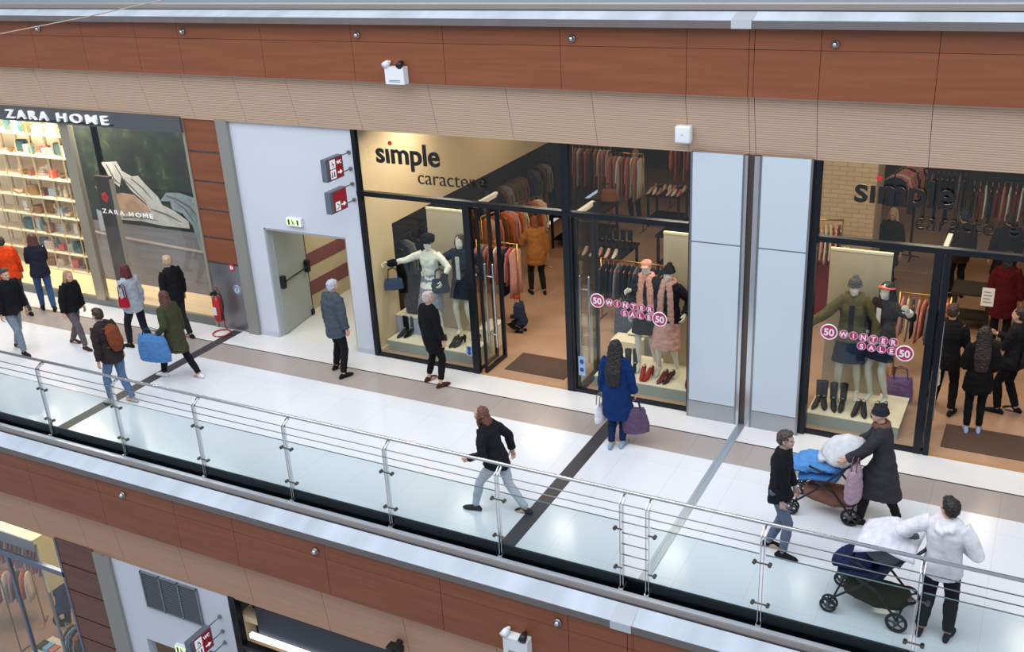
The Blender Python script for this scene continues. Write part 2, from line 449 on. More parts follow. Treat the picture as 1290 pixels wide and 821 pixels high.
            b = BM(); hell(b, (0, -.012, .05), (.086, .1, .07)); tube(b, [hp(0, .08, .04), hp(0, .15, .03)], [(.06 * s, .01 * s), (.05 * s, .008 * s)], 12, ref=rt)
            obj('cap', vox(b, .009, 1), m, root)
        elif kind == 'furhat':
            b = BM(); hell(b, (0, -.01, .07), (.12, .13, .085))
            obj('fur_hat', vox(b, .010, 0, .03, 30, seed), m, root)
        elif kind == 'headband':
            b = BM(); tube(b, [hp(.083 * math.cos(a), -.012 + .1 * math.sin(a), .045 + .02 * math.sin(a)) for a in [i * PI / 8 for i in range(16)]], [(.012 * s, .03 * s)] * 16, 8, ref=(0, 0, 1), closed=True)
            obj('headband', b, m, root, True)
        elif kind == 'scarf':
            b = BM(); tube(b, [sp(.545, .085 * math.cos(a), .085 * math.sin(a)) for a in [i * PI / 6 for i in range(12)]], .04 * s, 10, closed=True)
            if o.get('ends', True):
                dl = o.get('len', .45)
                tube(b, [sp(.53, .05, .10), sp(.35, .07, .15), sp(.53 - dl, .08, .15)], [(.05 * s, .02 * s), (.055 * s, .02 * s), (.06 * s, .02 * s)], 10, ref=rt, caps=('round', 'flat'))
                if o.get('both'): tube(b, [sp(.53, -.05, .10), sp(.35, -.09, .15), sp(.53 - dl * 1.2, -.11, .15)], [(.05 * s, .02 * s), (.055 * s, .02 * s), (.06 * s, .02 * s)], 10, ref=rt, caps=('round', 'flat'))
            obj('scarf', vox(b, .011, 1, .012, 20, seed), m, root)
        elif kind == 'backpack':
            b = BM(); c0 = sp(.30, 0, -.19)
            tube(b, [sp(.08, 0, -.19), sp(.16, 0, -.20), sp(.40, 0, -.19), sp(.47, 0, -.17)], [(.10 * s, .06 * s), (.14 * s, .085 * s), (.135 * s, .075 * s), (.09 * s, .04 * s)], 16, ref=rt)
            for sg in (-1, 1): tube(b, [sp(.45, sg * .09, -.13), sp(.515, sg * .1, 0), sp(.40, sg * .11, .14), sp(.18, sg * .12, .06), sp(.12, sg * .11, -.12)], .016 * s, 8)
            obj('backpack', vox(b, .012, 2, .008, 15, seed), m, root)
    if shoe:
        for i, sg in enumerate((-1, 1)):
            b = BM(); a = ank[i]; z = a.z - .085 * s
            tp = toes[i]; ct, stt = math.cos(tp), math.sin(tp)
            prof = [(-.075, .030, .030, .030), (-.055, .042, .036, .045), (.0, .05, .036, .055), (.06, .043, .040, .042), (.12, .034, .045, .032), (.165, .028, .038, .024), (.19, .022, .02, .012)]
            ps, rs = [], []
            for (yy, zz, rx, rz) in prof:
                zz2 = zz - .085
                ps.append(a + Vector((sg * .02 * (yy > .05), (yy * ct - zz2 * stt), (yy * stt + zz2 * ct))) * s); rs.append((rx * s, rz * s))
            tube(b, ps, rs, 12, ref=rt)
            for v in b.verts:
                q = (v.co - a); zz = (-q.y * stt + q.z * ct)
                if zz < -.083 * s: v.co += Vector((0, -stt, ct)) * (-.083 * s - zz)
            obj('shoe', b, fab(*shoe) if not isinstance(shoe, str) else _m[shoe], root, True)
    root['_wr'] = 0
    del root['_wr']
    M_ = Matrix.Translation(Vector(loc)) @ Matrix.Rotation(rotz, 4, 'Z')
    return root, [M_ @ w for w in WR], dict(sp=sp, M=M_, s=s)

R90 = PI / 2
# people on the walkway ------------------------------------------------------
BLK = (20, 21, 24); DK = (34, 36, 42)
figure('person in a bright orange jacket at the left edge of the photo', (-18.5, -1.05, 0), R90 * .9, 1.70, feet=((-.1, .22), (.1, -.2)), lean=.15,
       wear=(('trousers', (60, 62, 72)), ('jacket', (205, 62, 20), {'hem': .1}), ('hair', (50, 36, 28))), skin=(200, 150, 125))
figure('person in a black jacket and light grey jeans walking at the far left', (-16.85, -2.35, 0), -R90 * 1.05, 1.70, feet=((-.1, -.28), (.09, .24)), toes=(0, 0), lean=.12,
       wear=(('trousers', (120, 132, 146)), ('jacket', (24, 25, 30), {'t': .035}), ('hair', (60, 50, 45))))
figure('woman in a dark navy vest, blue jeans and black knee boots beside the shelf window', (-18.2, -.62, 0), R90 * .6, 1.66, True, feet=((-.09, .08), (.12, -.18)), lean=.08, hands=((-.12, .3, 1.05), (.12, .3, 1.05)),
       wear=(('trousers', (52, 80, 118)), ('jacket', (30, 34, 48)), ('hair', (88, 48, 40), {'style': 'medium'}), ('boots', (20, 20, 22))))
figure('blond person in a black top walking past the light wooden window ledge', (-15.95, -1.75, 0), -R90, 1.58, True, feet=((-.08, -.30), (.09, .28)), lean=.18,
       wear=(('trousers', (96, 88, 92)), ('coat', (22, 22, 26), {'hem': .1}), ('hair', (160, 130, 95), {'style': 'medium'})), shoe=(60, 45, 42))
r, wr, _ = figure('woman with dark red hair in a light grey top with dark trousers', (-14.75, -1.35, 0), R90 * .95, 1.66, True, feet=((-.09, .22), (.1, -.22)), lean=.06, hands=((-.2, .12, 1.0), None),
       wear=(('trousers', (30, 30, 36)), ('jacket', (165, 172, 182), {'hem': .12}), ('hair', (88, 26, 30), {'style': 'medium'})))
figure('blond person in a black jacket close behind the woman with dark red hair', (-14.35, -.72, 0), R90 * .9, 1.66, feet=((-.09, .12), (.1, -.18)), lean=.05,
       wear=(('trousers', (36, 36, 42)), ('jacket', (22, 23, 27)), ('hair', (190, 160, 130))))
figure('person in blue jeans with a brown backpack nearest the railing at left', (-13.32, -3.2, 0), R90, 1.70, feet=((-.1, .1), (.1, -.2)), lean=.22,
       wear=(('trousers', (88, 112, 145)), ('jacket', (48, 40, 42)), ('hair', (60, 40, 34)), ('backpack', (118, 62, 38))), shoe=(170, 168, 160))
r6, wr6, _ = figure('woman in an olive coat and black leggings with white trainers', (-13.05, -2.05, 0), R90, 1.66, True, feet=((-.1, .34), (.1, -.34)), lean=.12, hands=((-.27, .12, .95), None),
       wear=(('trousers', (22, 22, 26), {'t': .012}), ('coat', (62, 64, 44), {'hem': .32}), ('hair', (92, 52, 44), {'style': 'medium'})), shoe=(225, 225, 228))
figure('person in dark jeans cut off by the left edge beside the railing', (-17.25, -3.0, 0), -R90, 1.70, feet=((-.1, -.2), (.1, .26)), lean=.1,
       wear=(('trousers', (36, 40, 52)), ('jacket', (36, 38, 46)), ('hair', (40, 30, 26))))
figure('grey-haired man in a dark grey jacket in front of the emergency exit', (-10.55, -.85, 0), -.25, 1.72, feet=((-.12, .06), (.27, -.1)), lean=.05, side=.03,
       wear=(('trousers', (20, 21, 26)), ('jacket', (70, 78, 88), {'hem': .2, 't': .035}), ('hair', (178, 180, 190))), shoe=(24, 24, 28))
figure('woman in a short black dress and ankle boots beside the left shop window', (-8.72, -.62, 0), -.35, 1.66, True, feet=((-.16, .0), (.2, -.02)),
       wear=(('trousers', (18, 18, 21), {'t': .012, 'end': .85}), ('coat', (16, 16, 19), {'hem': .3, 'flare': .0}), ('hair', (186, 170, 168), {'style': 'short'})), shoe=(70, 40, 34))
r10, wr10, _ = figure('woman in a royal blue coat with long dark hair facing the shop window', (-5.1, -1.42, 0), .1, 1.70, True, feet=((-.07, -.06), (.08, .02)), hands=((-.24, .05, .84), (.27, .08, .84)),
       wear=(('trousers', (18, 40, 74), {'t': .01}), ('coat', (14, 46, 98), {'hem': .42, 'flare': .05}), ('hair', (30, 22, 24), {'style': 'long'})), shoe=(140, 155, 175), skin=(210, 165, 140))
figure('woman with brown hair in a black top striding across the dark floor band', (-5.88, -3.62, 0), R90 * 1.02, 1.62, True, feet=((-.08, .34), (.1, -.38)), toes=(0, -.1), lean=.3, head=(0, -.2), hands=((-.25, .3, .95), (.28, -.12, .9)),
       wear=(('trousers', (176, 184, 196), {'t': .012}), ('jacket', (26, 27, 32), {'hem': .1}), ('hair', (104, 66, 52), {'style': 'medium'})), shoe=(44, 48, 46))
figure('slim person in dark clothes and grey-blue jeans walking left of the pushchairs', (-2.36, -3.08, 0), -R90, 1.68, feet=((-.08, -.1), (.08, .12)), lean=.05, hands=((-.2, .16, .88), (.2, .1, .86)),
       wear=(('trousers', (92, 102, 124), {'t': .01}), ('jacket', (22, 24, 30), {'hem': .14, 't': .016}), ('hair', (70, 58, 54))), skin=(180, 150, 140))
r13, wr13, _ = figure('woman in a long charcoal coat pushing the blue pram past the shop entrance', (-1.34, -2.0, 0), R90, 1.66, True, feet=((-.09, .22), (.1, -.24)), lean=.14, hands=((-.24, .42, 1.02), (.24, .42, 1.02)),
       wear=(('trousers', (30, 26, 28)), ('coat', (52, 50, 56), {'hem': .46, 'flare': .07}), ('scarf', (110, 80, 66), {'ends': False}), ('beanie', (36, 38, 44))), shoe=(36, 34, 36))
r14, wr14, m14 = figure('man in a white hooded sweatshirt and black trousers leaning back against the railing', (-.46, -3.90, 0), -.12, 1.74, feet=((-.12, -.02), (.15, .02)), lean=-.08, head=(.85, -.1),
       hands=((-.38, .12, 1.12), (.20, .16, 1.10)), pole=((-1, -1.2, .1), (1, -1.2, .1)), vx=.007, curl=.9,
       wear=(('trousers', (24, 25, 30), {'t': .02}), ('jacket', (222, 220, 226), {'hem': .13, 'hood': True, 't': .035, 'collar': False, 'wr': .004, 'name': 'hooded_sweatshirt'}), ('hair', (34, 26, 24))), shoe=(30, 31, 36), skin=(206, 156, 128))
# people inside the shops
figure('woman in a tan quilted coat browsing the rails in the left shop', (-8.95, 3.75, 0), .7, 1.62, True, feet=((-.12, 0), (.14, -.1)), lean=.1, hands=((-.25, .35, 1.1), None),
       wear=(('trousers', (24, 20, 22)), ('coat', (150, 95, 48), {'hem': .22, 't': .045}), ('hair', (110, 52, 32), {'style': 'medium'})))
figure('child in a navy jacket and red cap crouching on the shop floor', (-8.28, 1.86, 0), R90, 1.05, feet=((-.1, .1), (.1, .06)), crouch=.42, lean=.25, hands=((-.12, .4, .5), (.12, .4, .5)),
       wear=(('trousers', (22, 24, 32)), ('jacket', (40, 46, 66), {'t': .04}), ('cap', (150, 40, 34))), vx=.009)
figure('person in black standing far back among the clothes rails of the left shop', (-8.85, 9.0, 0), PI, 1.74, hands=((-.1, .28, 1.15), (.1, .28, 1.15)),
       wear=(('trousers', (18, 18, 20)), ('coat', (26, 28, 28), {'hem': .3}), ('hair', (150, 120, 90))))
figure('woman with waist-length dark hair in a black coat on the entrance mat', (-.52, .92, 0), .1, 1.65, True, feet=((-.08, -.02), (.09, .02)), hands=((-.2, .2, 1.0), (.2, .2, 1.0)),
       wear=(('trousers', (16, 16, 20), {'t': .008}), ('coat', (18, 17, 19), {'hem': .25}), ('hair', (40, 24, 20), {'style': 'long'})), shoe=(150, 165, 200))
figure('man in a black coat just inside the right shop entrance', (-1.0, 1.42, 0), -.2, 1.72, feet=((-.16, .1), (.16, -.05)), hands=((-.24, .2, .9), (.2, .3, 1.0)),
       wear=(('trousers', (20, 18, 20)), ('jacket', (26, 24, 26), {'hem': .2}), ('hair', (62, 40, 28))))
figure('woman in a dark jacket facing left beside the entrance mat of the right shop', (-.12, 1.72, 0), R90 * .8, 1.68, True, feet=((-.1, .1), (.1, -.1)), hands=((-.1, .35, 1.15), (.15, .35, 1.2)),
       wear=(('trousers', (18, 18, 20)), ('jacket', (28, 27, 30), {'hem': .14}), ('hair', (48, 26, 26), {'style': 'bun'})))
figure('person in a dark red dress deeper inside the right shop', (-.42, 4.1, 0), 0, 1.72, True, wear=(('trousers', (14, 14, 16)), ('coat', (78, 16, 20), {'hem': .35}), ('hair', (26, 20, 20), {'style': 'medium'})))
figure('person in dark brown standing behind the pale top rail of the right shop door', (-1.32, 6.3, 0), .4, 1.70, wear=(('trousers', (20, 18, 18)), ('jacket', (48, 34, 26), {'hem': .2}), ('hair', (34, 40, 58))))
figure('fair-haired person in a black coat beside the brick pillar', (-2.55, 6.2, 0), PI * .9, 1.66, True, wear=(('trousers', (18, 18, 20)), ('coat', (30, 28, 22), {'hem': .35}), ('hair', (196, 170, 130), {'style': 'medium'})))
figure('person in a long dark coat near the back rails of the right shop', (-.55, 6.2, 0), .3, 1.74, wear=(('trousers', (18, 18, 20)), ('coat', (26, 26, 28), {'hem': .4}), ('hair', (36, 28, 24))))
# mannequins ------------------------------------------------------------------
PZ = .2
figure('mannequin in a white blouse and grey skirt with black fur hat and outstretched arm', (-9.45, .72, PZ), PI + .15, 1.84, True, feet=((-.1, .0), (.16, .05)), heel=.07, mann=True, shoe=None, features=False, lean=-.02,
       hands=((-.3, .3, 1.15), (.72, .2, 1.35)), pole=((-1, -.3, 0), (0, 0, -1)), wear=(('top', (228, 226, 214), {'cuffs': (16, 16, 18)}), ('skirt', (120, 128, 136), {'hem': .45}), ('furhat', (20, 18, 20))))
figure('mannequin in a navy coat with dark pinstripes beside the first window post', (-8.98, .95, PZ), PI, 1.84, True, feet=((-.14, .0), (.1, .05)), heel=.07, mann=True, shoe=None, features=False,
       hands=((-.34, .15, 1.2), (.5, .3, 1.25)), wear=(('coat', (34, 38, 52), {'hem': .3, 'open': (200, 200, 196)}), ('hair', (52, 34, 30), {'style': 'medium'})))
figure('mannequin in peach shawl, cap and black dress behind the sale stickers', (-5.48, .86, PZ), PI + .1, 1.84, True, feet=((-.12, .0), (.11, .1)), heel=.07, mann=True, shoe=None, features=False, lean=.03,
       wear=(('coat', (26, 26, 30), {'hem': .38}), ('scarf', (224, 160, 140), {'both': True, 'len': .8}), ('cap', (214, 150, 132))))
figure('mannequin in a pleated dusty pink wrap and black hat with outstretched arm', (-5.07, .75, PZ), PI - .1, 1.80, True, feet=((-.14, .0), (.14, .05)), heel=.07, mann=True, shoe=None, features=False,
       hands=((-.3, .1, 1.1), (.55, .25, 1.42)), wear=(('jacket', (24, 24, 30), {'hem': .1}), ('skirt', (196, 150, 136), {'hem': .5, 'flare': .07}), ('beanie', (20, 18, 22)), ('scarf', (196, 150, 136), {'both': True, 'len': .6})))
figure('mannequin in an olive coat and grey beanie with an arm held out', (-2.3, .98, PZ), PI + .05, 1.86, True, feet=((-.12, .0), (.14, .1)), heel=.07, mann=True, shoe=None, features=False,
       hands=((-.32, .25, 1.05), (.55, .3, 1.2)), pole=((-1, -.2, 0), (.3, 0, -1)), wear=(('skirt', (30, 40, 58), {'hem': .4}), ('coat', (88, 80, 46), {'hem': .12, 'open': (30, 28, 34), 'fur': True}), ('beanie', (74, 76, 78))))
figure('mannequin with long black hair and a coral headband in the right shop window', (-1.84, .95, PZ), PI - .5, 1.86, True, feet=((-.1, .0), (.12, .05)), heel=.07, mann=True, shoe=None, features=False,
       hands=((-.5, .25, 1.62), (.25, .12, .95)), pole=((-1, -.2, -.4), None), wear=(('top', (232, 226, 216)), ('skirt', (30, 34, 46), {'hem': .3}), ('jacket', (42, 36, 38), {'hem': .05, 'sl': .5, 'open': (228, 222, 212)}), ('hair', (18, 17, 20), {'style': 'long'}), ('headband', (212, 92, 80))))

# ================================================================== SETTING
XL, XR = -26.0, 5.0
floor_w = tiles('floor_tile_white', (222, 224, 230), (206, 209, 215), .82, .82, rough=.16, mort=.004, var=.012)
strip_m = tiles('floor_tile_brown', (166, 155, 150), (150, 139, 134), .82, 2.0, rough=.2, mort=.004, var=.03)
dark_m = mat('floor_tile_dark', (62, 60, 66), .4, var=.08, scale=3, spec=.3)
marble = mat('white_marble', (226, 223, 222), .25, var=.02, scale=2)
gutter = mat('gutter_black', (10, 16, 20), .25)
tan_m = mat('shop_floor_tan', (166, 130, 104), .3, rgb2=(184, 148, 122), scale=1.4)
cream = mat('cream_wall', (214, 190, 152), .6, var=.02, scale=1)
woodm = wood('cherry_wood_panel', (122, 67, 40), (138, 78, 48), 0, .6, .5)
beige = tiles('beige_ribbed_panel', (202, 172, 148), (168, 140, 118), 50, .032, rough=.7, mort=.006, var=.02, axes='XZ')
beigew = wood('beige_wood_panel', (180, 138, 110), (190, 148, 120), 0, .6, .6)
ledge_white = mat('ledge_white_stone', (188, 196, 208), .3, var=.16, scale=2.2, stretch=(1, .3, .3))
ledge_grey = mat('ledge_grey_stone', (104, 98, 98), .5, var=.08, scale=3)
cop_grey = mat('coping_metal', (150, 142, 138), .35, .35, var=.05, scale=1, stretch=(1, 6, 6))

b = BM(); box(b, XL, XR, -4.24, .02, -.22, 0); struct('floor', b, floor_w)
b = BM(); box(b, XL, XR, -1.28, -.655, 0, .0015); struct('trim_1', b, strip_m)
b = BM(); box(b, XL, XR, -.655, -.625, 0, .002); struct('trim_2', b, dark_m)
b = BM(); box(b, XL, XR, -.625, .05, 0, .0015); struct('trim_3', b, marble)
b = BM(); box(b, -13.64, -13.42, -4.24, -.05, 0, .003); struct('trim_4', b, dark_m)
b = BM(); box(b, -5.54, -5.33, -4.24, -.655, 0, .003); struct('trim_5', b, dark_m)
b = BM(); box(b, -3.68, -3.64, -4.24, -.1, 0, .008); box(b, -3.60, -3.56, -4.24, -.1, 0, .008); box(b, -3.64, -3.60, -4.24, -.1, 0, .004); struct('trim_6', b, mat('joint_steel', (176, 184, 192), .3, .6))

def level_edge(z0, y0, names, x0, x1, rail=True):
    """the stepped edge of a storey: slab face, gutter, coping, sloped white ledge, wooden fascia, ribbed band"""
    n = names
    b = BM(); box(b, x0, x1, y0 - .13, y0 - .001, z0 - .34, z0 - .30); box(b, x0, x1, y0 - .012, y0 - .0005, z0 - .3, z0 - .012); struct(n + '_1', b, gutter if z0 < 1 else mat('upper_riser', (150, 160, 170), .5))
    b = BM(); box(b, x0, x1, y0 - .012, y0, z0 - .012, z0 + .001); struct(n + '_2', b, mat('floor_edge_angle', (58, 74, 74), .3, .6))
    b = BM(); prism(b, [(y0 - .21, z0 - .34), (y0 - .21, z0 - .135), (y0 - .20, z0 - .12), (y0 - .145, z0 - .12), (y0 - .13, z0 - .135), (y0 - .13, z0 - .34)], x0, x1); struct(n + '_3', b, cop_grey)
    b = BM(); box(b, x0, x1, y0 - .200, y0 - .130, z0 - .1205, z0 - .117); struct(n + '_7', b, mat('coping_highlight', (186, 192, 202), .3, .4))  # pale strip paints the highlight along the coping top
    b = BM(); box(b, x0, x1, y0 - .225, y0 - .2105, z0 - .23, z0 - .208); struct(n + '_8', b, mat('coping_shade', (40, 40, 44), .6))  # dark strip paints the shadow line between coping and ledge
    b = BM()
    prism(b, [(y0 - .485, z0 - .34), (y0 - .485, z0 - .302), (y0 - .21, z0 - .217), (y0 - .21, z0 - .34)], x0, x1); struct(n + '_4', b, ledge_white)
    b = BM(); prism(b, [(y0 - .49, z0 - .40), (y0 - .49, z0 - .303), (y0 - .465, z0 - .297), (y0 - .465, z0 - .40)], x0, x1); struct(n + '_5', b, ledge_grey)
    b = BM(); box(b, -3.84, -3.58, y0 - .50, y0 - .2, z0 - .40, z0 - .215)
    for v in b.verts:
        if v.co.z > z0 - .3 and v.co.y < y0 - .3: v.co.z = z0 - .29
    struct(n + '_6', b, mat('ledge_cover_plate', (196, 200, 208), .35, .3))

level_edge(0.0, -4.24, 'trim_lower', XL, XR)
level_edge(6.23, -.04 , 'trim_upper', XL, XR)
# floors of the other storeys, roofs over the shops
b = BM(); box(b, XL, XR, -.04, 9, 6.0, 6.23); struct('floor_upper', b, floor_w)
b = BM(); box(b, XL, XR, -4.5, 4.0, -6.5, -6.23); struct('floor_lower', b, tan_m)
b = BM(); box(b, XL, XR, -4.45, 4.0, -.62, -.40); box(b, XL, XR, -4.2, 4, -.4, -.22); struct('ceiling_lower', b, white_paint)

def fascia(yw, zt, zb, zmid, joints, nm, xj=True):
    """wooden panels, each a part, on one fascia"""
    root = thing(nm, 'continuous cherry wood fascia under the %s ledge with steel button caps' % ('upper' if zt > 0 else 'lower'), 'wall cladding', (0, yw, zb))
    xs = [XL] + joints + [XR]
    for a, c in zip(xs, xs[1:]):
        b = BM(); g = .0035
        box(b, a + g, c - g, 0, .04, 0, zmid - zb - .003); box(b, a + g, c - g, 0, .04, zmid - zb + .003, zt - zb)
        obj('panel', b, woodm, root)
    b = BM(); box(b, XL, XR, .03, .25, -.0, zt - zb); obj('backing', b, mat('panel_gap', (84, 44, 28), .8), root)
    return root
fu = fascia(-.38, 5.83, 4.95, 5.555, [-22.6, -20.8, -19, -17.1, -15.78, -14.45, -13.45, -11.65, -9.85, -8.2, -6.3, -4.47, -3.64, -3.57, -2.74, -1.37, .5, 2.3], 'wood_fascia')
fl = fascia(-4.70, -.40, -1.26, -.655, [-22.6, -20.8, -19, -17.3, -15.6, -14, -12.38, -10.8, -9.67, -8.03, -6.2, -4.4, -3.64, -3.57, -2.0, -.3, 1.5], 'wood_fascia')
def band(y0, y1, zt, zb, joints, nm, m, lab):
    root = thing(nm, lab, 'wall cladding', (0, y0, zb))
    xs = [XL] + joints + [XR]
    for a, c in zip(xs, xs[1:]):
        b = BM(); prism(b, [(0, zt - zb), (y1 - y0, 0), (y1 - y0 + .06, 0), (.06, zt - zb)], a + .0035, c - .0035)
        obj('panel', b, m, root)
    b = BM(); prism(b, [(.05, zt - zb), (y1 - y0 + .05, .01), (y1 - y0 + .1, .01), (.1, zt - zb)], XL, XR); obj('backing', b, mat('panel_gap2', (104, 82, 68), .8), root)
band(-.27, -.06, 4.97, 4.10, [-22.9, -21.5, -20.1, -18.8, -17.46, -16.06, -14.74, -13.68, -12.5, -11.36, -10.05, -8.61, -7.27, -5.9, -4.52, -3.66, -3.58, -2.77, -1.39, 0, 1.4], 'ribbed_band', beige, 'pale beige ribbed cladding band between upper wood fascia and shop windows')
band(-4.60, -4.50, -1.24, -2.12, [-22, -20.6, -19.2, -17.6, -16, -14.4, -13.24, -12.42, -11.02, -9.72, -8.31, -6.94, -5.5, -4.1, -2.7, -1.3, 0], 'smooth_band', beigew, 'smooth pinkish beige cladding band below the lower wood fascia')
b = BM(); box(b, XL, XR, .06, .14, 4.12, 6.0); box(b, XL, XR, -.12, .06, 5.0, 6.0); struct('wall_upper', b, white_paint)
b = BM(); box(b, XL, XR, -4.38, -4.3, -2.14, -.45); struct('wall_lower_header', b, white_paint)
# cap screws
cap0 = None
for i, (x, y, z) in enumerate([(-16.87, -.38, 5.68), (-13.31, -.38, 5.67), (-9.72, -.38, 5.66), (-6.11, -.38, 5.66), (-2.57, -.38, 5.64), (-11.83, -4.70, -.56), (-8.18, -4.70, -.56), (-4.53, -4.70, -.56)]):
    if cap0 is None:
        cap0 = thing('fascia_stud', '', 'steel cap', (x, y, z)); c0 = cap0
        b = BM(); tube(b, [(0, 0, 0), (0, -.03, 0)], .05, 20, caps=('flat', 'flat')); obj('flange', b, steel, cap0, True)
        b = BM(); ell(b, (0, -.035, 0), (.035, .045, .035)); obj('knob', b, steel_l, cap0, True)
    else: c0 = dup(cap0, (x, y, z), 0, '')
    top = z > 0
    where = ['above the shelf shop sign', 'above the red striped brown pillar', 'left of the white emergency lamp', 'above the first window post', 'right of the vertical fascia joint', 'furthest left', 'in the middle', 'right of the lamp box'][i]
    c0['label'] = 'round steel cap on the %s wood fascia, %s' % ('upper' if top else 'lower', where)

# ---------------- facade: left shop (homeware)
b = BM(); box(b, XL, -14.05, -.1, .0, 3.84, 4.13); hb_ = struct('trim_sign_band', b, mat('sign_band_grey', (92, 94, 98), .45, .3, var=.05, scale=1))
sg = thing('shop_sign_letters', 'white raised capital letters spelling ZARA HOME on grey band', 'sign', (-18.71, -.13, 3.90))
x = 0; 
tm = text_mesh('ZARA', width=1.22, height=.17, depth=.05, bold=.006, space=1.45); obj('letters', tm, mat('sign_white', (240, 242, 246), .4, emit=(240, 242, 246), es=.25), sg)
tm = text_mesh('HOME', width=1.38, height=.17, depth=.05, bold=.006, space=1.35); obj('letters', tm, _m['sign_white'], sg, loc=(1.48, 0, 0))
b = BM(); box(b, -.05, 2.95, .02, .03, -.02, .0); obj('mounting_strip', b, black_metal, sg)

zm = mat('champagne_frame', (168, 160, 142), .4, .5)
wl = BM(); box(wl, -17.40, -17.14, -.02, .1, .13, 3.84); zf = struct('window_1', wl, zm)
b = BM(); box(b, XL, -14.03, -.02, .06, 0, .13); obj('window_sill', b, mat('sill_grey', (118, 122, 120), .4, .5), zf)
b = BM(); box(b, XL, -17.4, .02, .03, .13, 3.84); box(b, -17.14, -14.07, .02, .03, .13, 3.84); obj('glass', b, glass_shop, zf)
b = BM(); box(b, -14.09, -14.03, -.05, .08, 0, 4.12); obj('window_frame', b, zm, zf)
b = BM(); box(b, XL, -14.05, .06, 6, .0, .17); struct('floor_window_ledge', b, wood('light_oak', (212, 180, 142), (224, 194, 158), 0, 1.0, .45))
b = BM(); box(b, XL, -17.4, 2.1, 2.2, .17, 4.1); box(b, XL, -14.0, 5.9, 6.0, .2, 4.1); struct('wall_back_and_glow_left_shop', b, mat('warm_white', (226, 206, 178), .7))  # nearer panel added for warm glow behind the rack; farther is back wall
b = BM(); box(b, -14.08, -14.0, .06, 6, .0, 4.1); struct('wall_side_left_shop', b, _m['warm_white'])
b = BM(); box(b, XL, -14.0, .06, 6.0, 4.06, 4.12); struct('ceiling_left_shop', b, white_paint)
# advertising poster behind the glass
pg = mat('poster_garden', (16, 22, 20), .5, rgb2=(46, 54, 26), scale=2.2)
n_ = pg.node_tree.nodes
for n in n_:
    if n.type == 'VALTORGB':
        n.color_ramp.elements[0].position = .44; n.color_ramp.elements[-1].color = col(118, 118, 78); n.color_ramp.elements[-1].position = .74; e = n.color_ramp.elements.new(.58); e.color = col(34, 46, 30)
    if n.type == 'TEX_NOISE': n.inputs['Detail'].default_value = 9; n.inputs['Roughness'].default_value = .7
po = thing('window_poster', 'large garden and draped bed photograph filling the right shop window', 'poster', (-18.3, .9, .17))
b = BM(); box(b, 0, 4.2, 0, .02, 1.35, 3.75); obj('picture_panel', b, pg, po)
b = BM(); box(b, 0, 4.2, 0, .02, 0, 1.35); obj('lower_panel', b, mat('poster_reflection_grey', (108, 106, 112), .5, rgb2=(126, 122, 126), scale=2, stretch=(.5, 1, 6)), po)  # streaky grey paints window reflections over the lower half
cl1 = mat('poster_linen', (160, 154, 150), .7, rgb2=(200, 196, 194), scale=4); cl2 = mat('poster_blanket', (110, 124, 132), .7, rgb2=(140, 152, 160), scale=5)
cl3 = mat('poster_cushion', (150, 120, 98), .7, rgb2=(186, 156, 134), scale=4)
def flat(poly, y, m, nm):
    b = BM(); prism(b, poly, y - .004, y, axis='y'); obj(nm, b, m, po)
flat([(0.47, 2.1), (0.7, 2.27), (0.98, 2.31), (1.08, 2.15), (0.96, 1.92), (0.59, 1.89)], -.002, cl3, 'pictured_cushion')
flat([(0.97, 1.97), (1.22, 2.03), (1.57, 2.02), (1.87, 1.83), (1.98, 1.71), (1.69, 1.59), (0.84, 1.51)], -.003, cl3, 'pictured_cushion')
flat([(0.81, 2.65), (1.26, 2.7), (1.36, 2.51), (1.62, 2.41), (1.8, 2.44), (1.98, 2.26), (2.26, 2.03), (2.33, 1.87), (2.64, 1.77), (2.99, 1.58), (2.98, 1.43), (2.22, 1.42), (1.65, 1.46), (0.94, 1.43), (0.85, 1.53), (1.97, 1.68), (1.88, 1.87), (1.53, 2.1), (1.32, 2.38), (1.2, 2.16), (1.0, 2.27)], -.006, cl1, 'pictured_sheet')
flat([(2.3, 1.95), (2.51, 2.14), (2.85, 2.17), (3.37, 2.08), (3.9, 1.9), (3.9, .95), (3.3, 0.93), (3.18, 1.0), (3.08, 1.51), (2.86, 1.74), (2.6, 1.8), (2.58, 1.97)], -.010, cl2, 'pictured_blanket')
flat([(0, 1.12), (.9, 1.07), (2.8, 1.0), (4.2, .95), (4.2, .91), (2.8, .95), (.9, 1.02), (0, 1.07)], -.012, mat('poster_line', (186, 166, 160), .6), 'reflected_line')  # pale line is part of the painted reflections
flat([(0.35, 1.12), (.55, 1.12), (.55, 1.55), (.35, 1.6)], -.004, mat('poster_glass_reflection', (150, 156, 164), .6), 'painted_reflection')  # grey-blue patch paints a reflection in the window glass
fold = mat('poster_fold', (96, 94, 96), .7)
def fold_line(pts, w):
    b = BM(); tube(b, [(x, -.013, z) for x, z in pts], [(.004, w)] + [(.004, w * 1.4)] * (len(pts) - 2) + [(.004, w * .3)], 6, ref=(0, 1, 0)); obj('pictured_fold', b, fold, po)
for pts_, w_ in (([(.95, 2.62), (1.1, 2.3), (1.3, 2.2)], .02), ([(1.2, 2.62), (1.35, 2.35), (1.6, 2.15), (1.9, 1.9)], .014), ([(1.6, 2.36), (1.85, 2.2), (2.1, 1.95)], .014), ([(2.0, 1.75), (2.4, 1.68), (2.8, 1.55)], .016), ([(1.1, 1.5), (1.6, 1.55), (2.1, 1.52)], .014), ([(2.5, 2.08), (2.75, 2.03), (3.1, 1.9), (3.35, 1.6)], .022), ([(2.7, 1.98), (2.95, 1.85), (3.2, 1.5)], .018), ([(3.25, 1.6), (3.3, 1.2), (3.35, 1.0)], .016)): fold_line(pts_, w_)
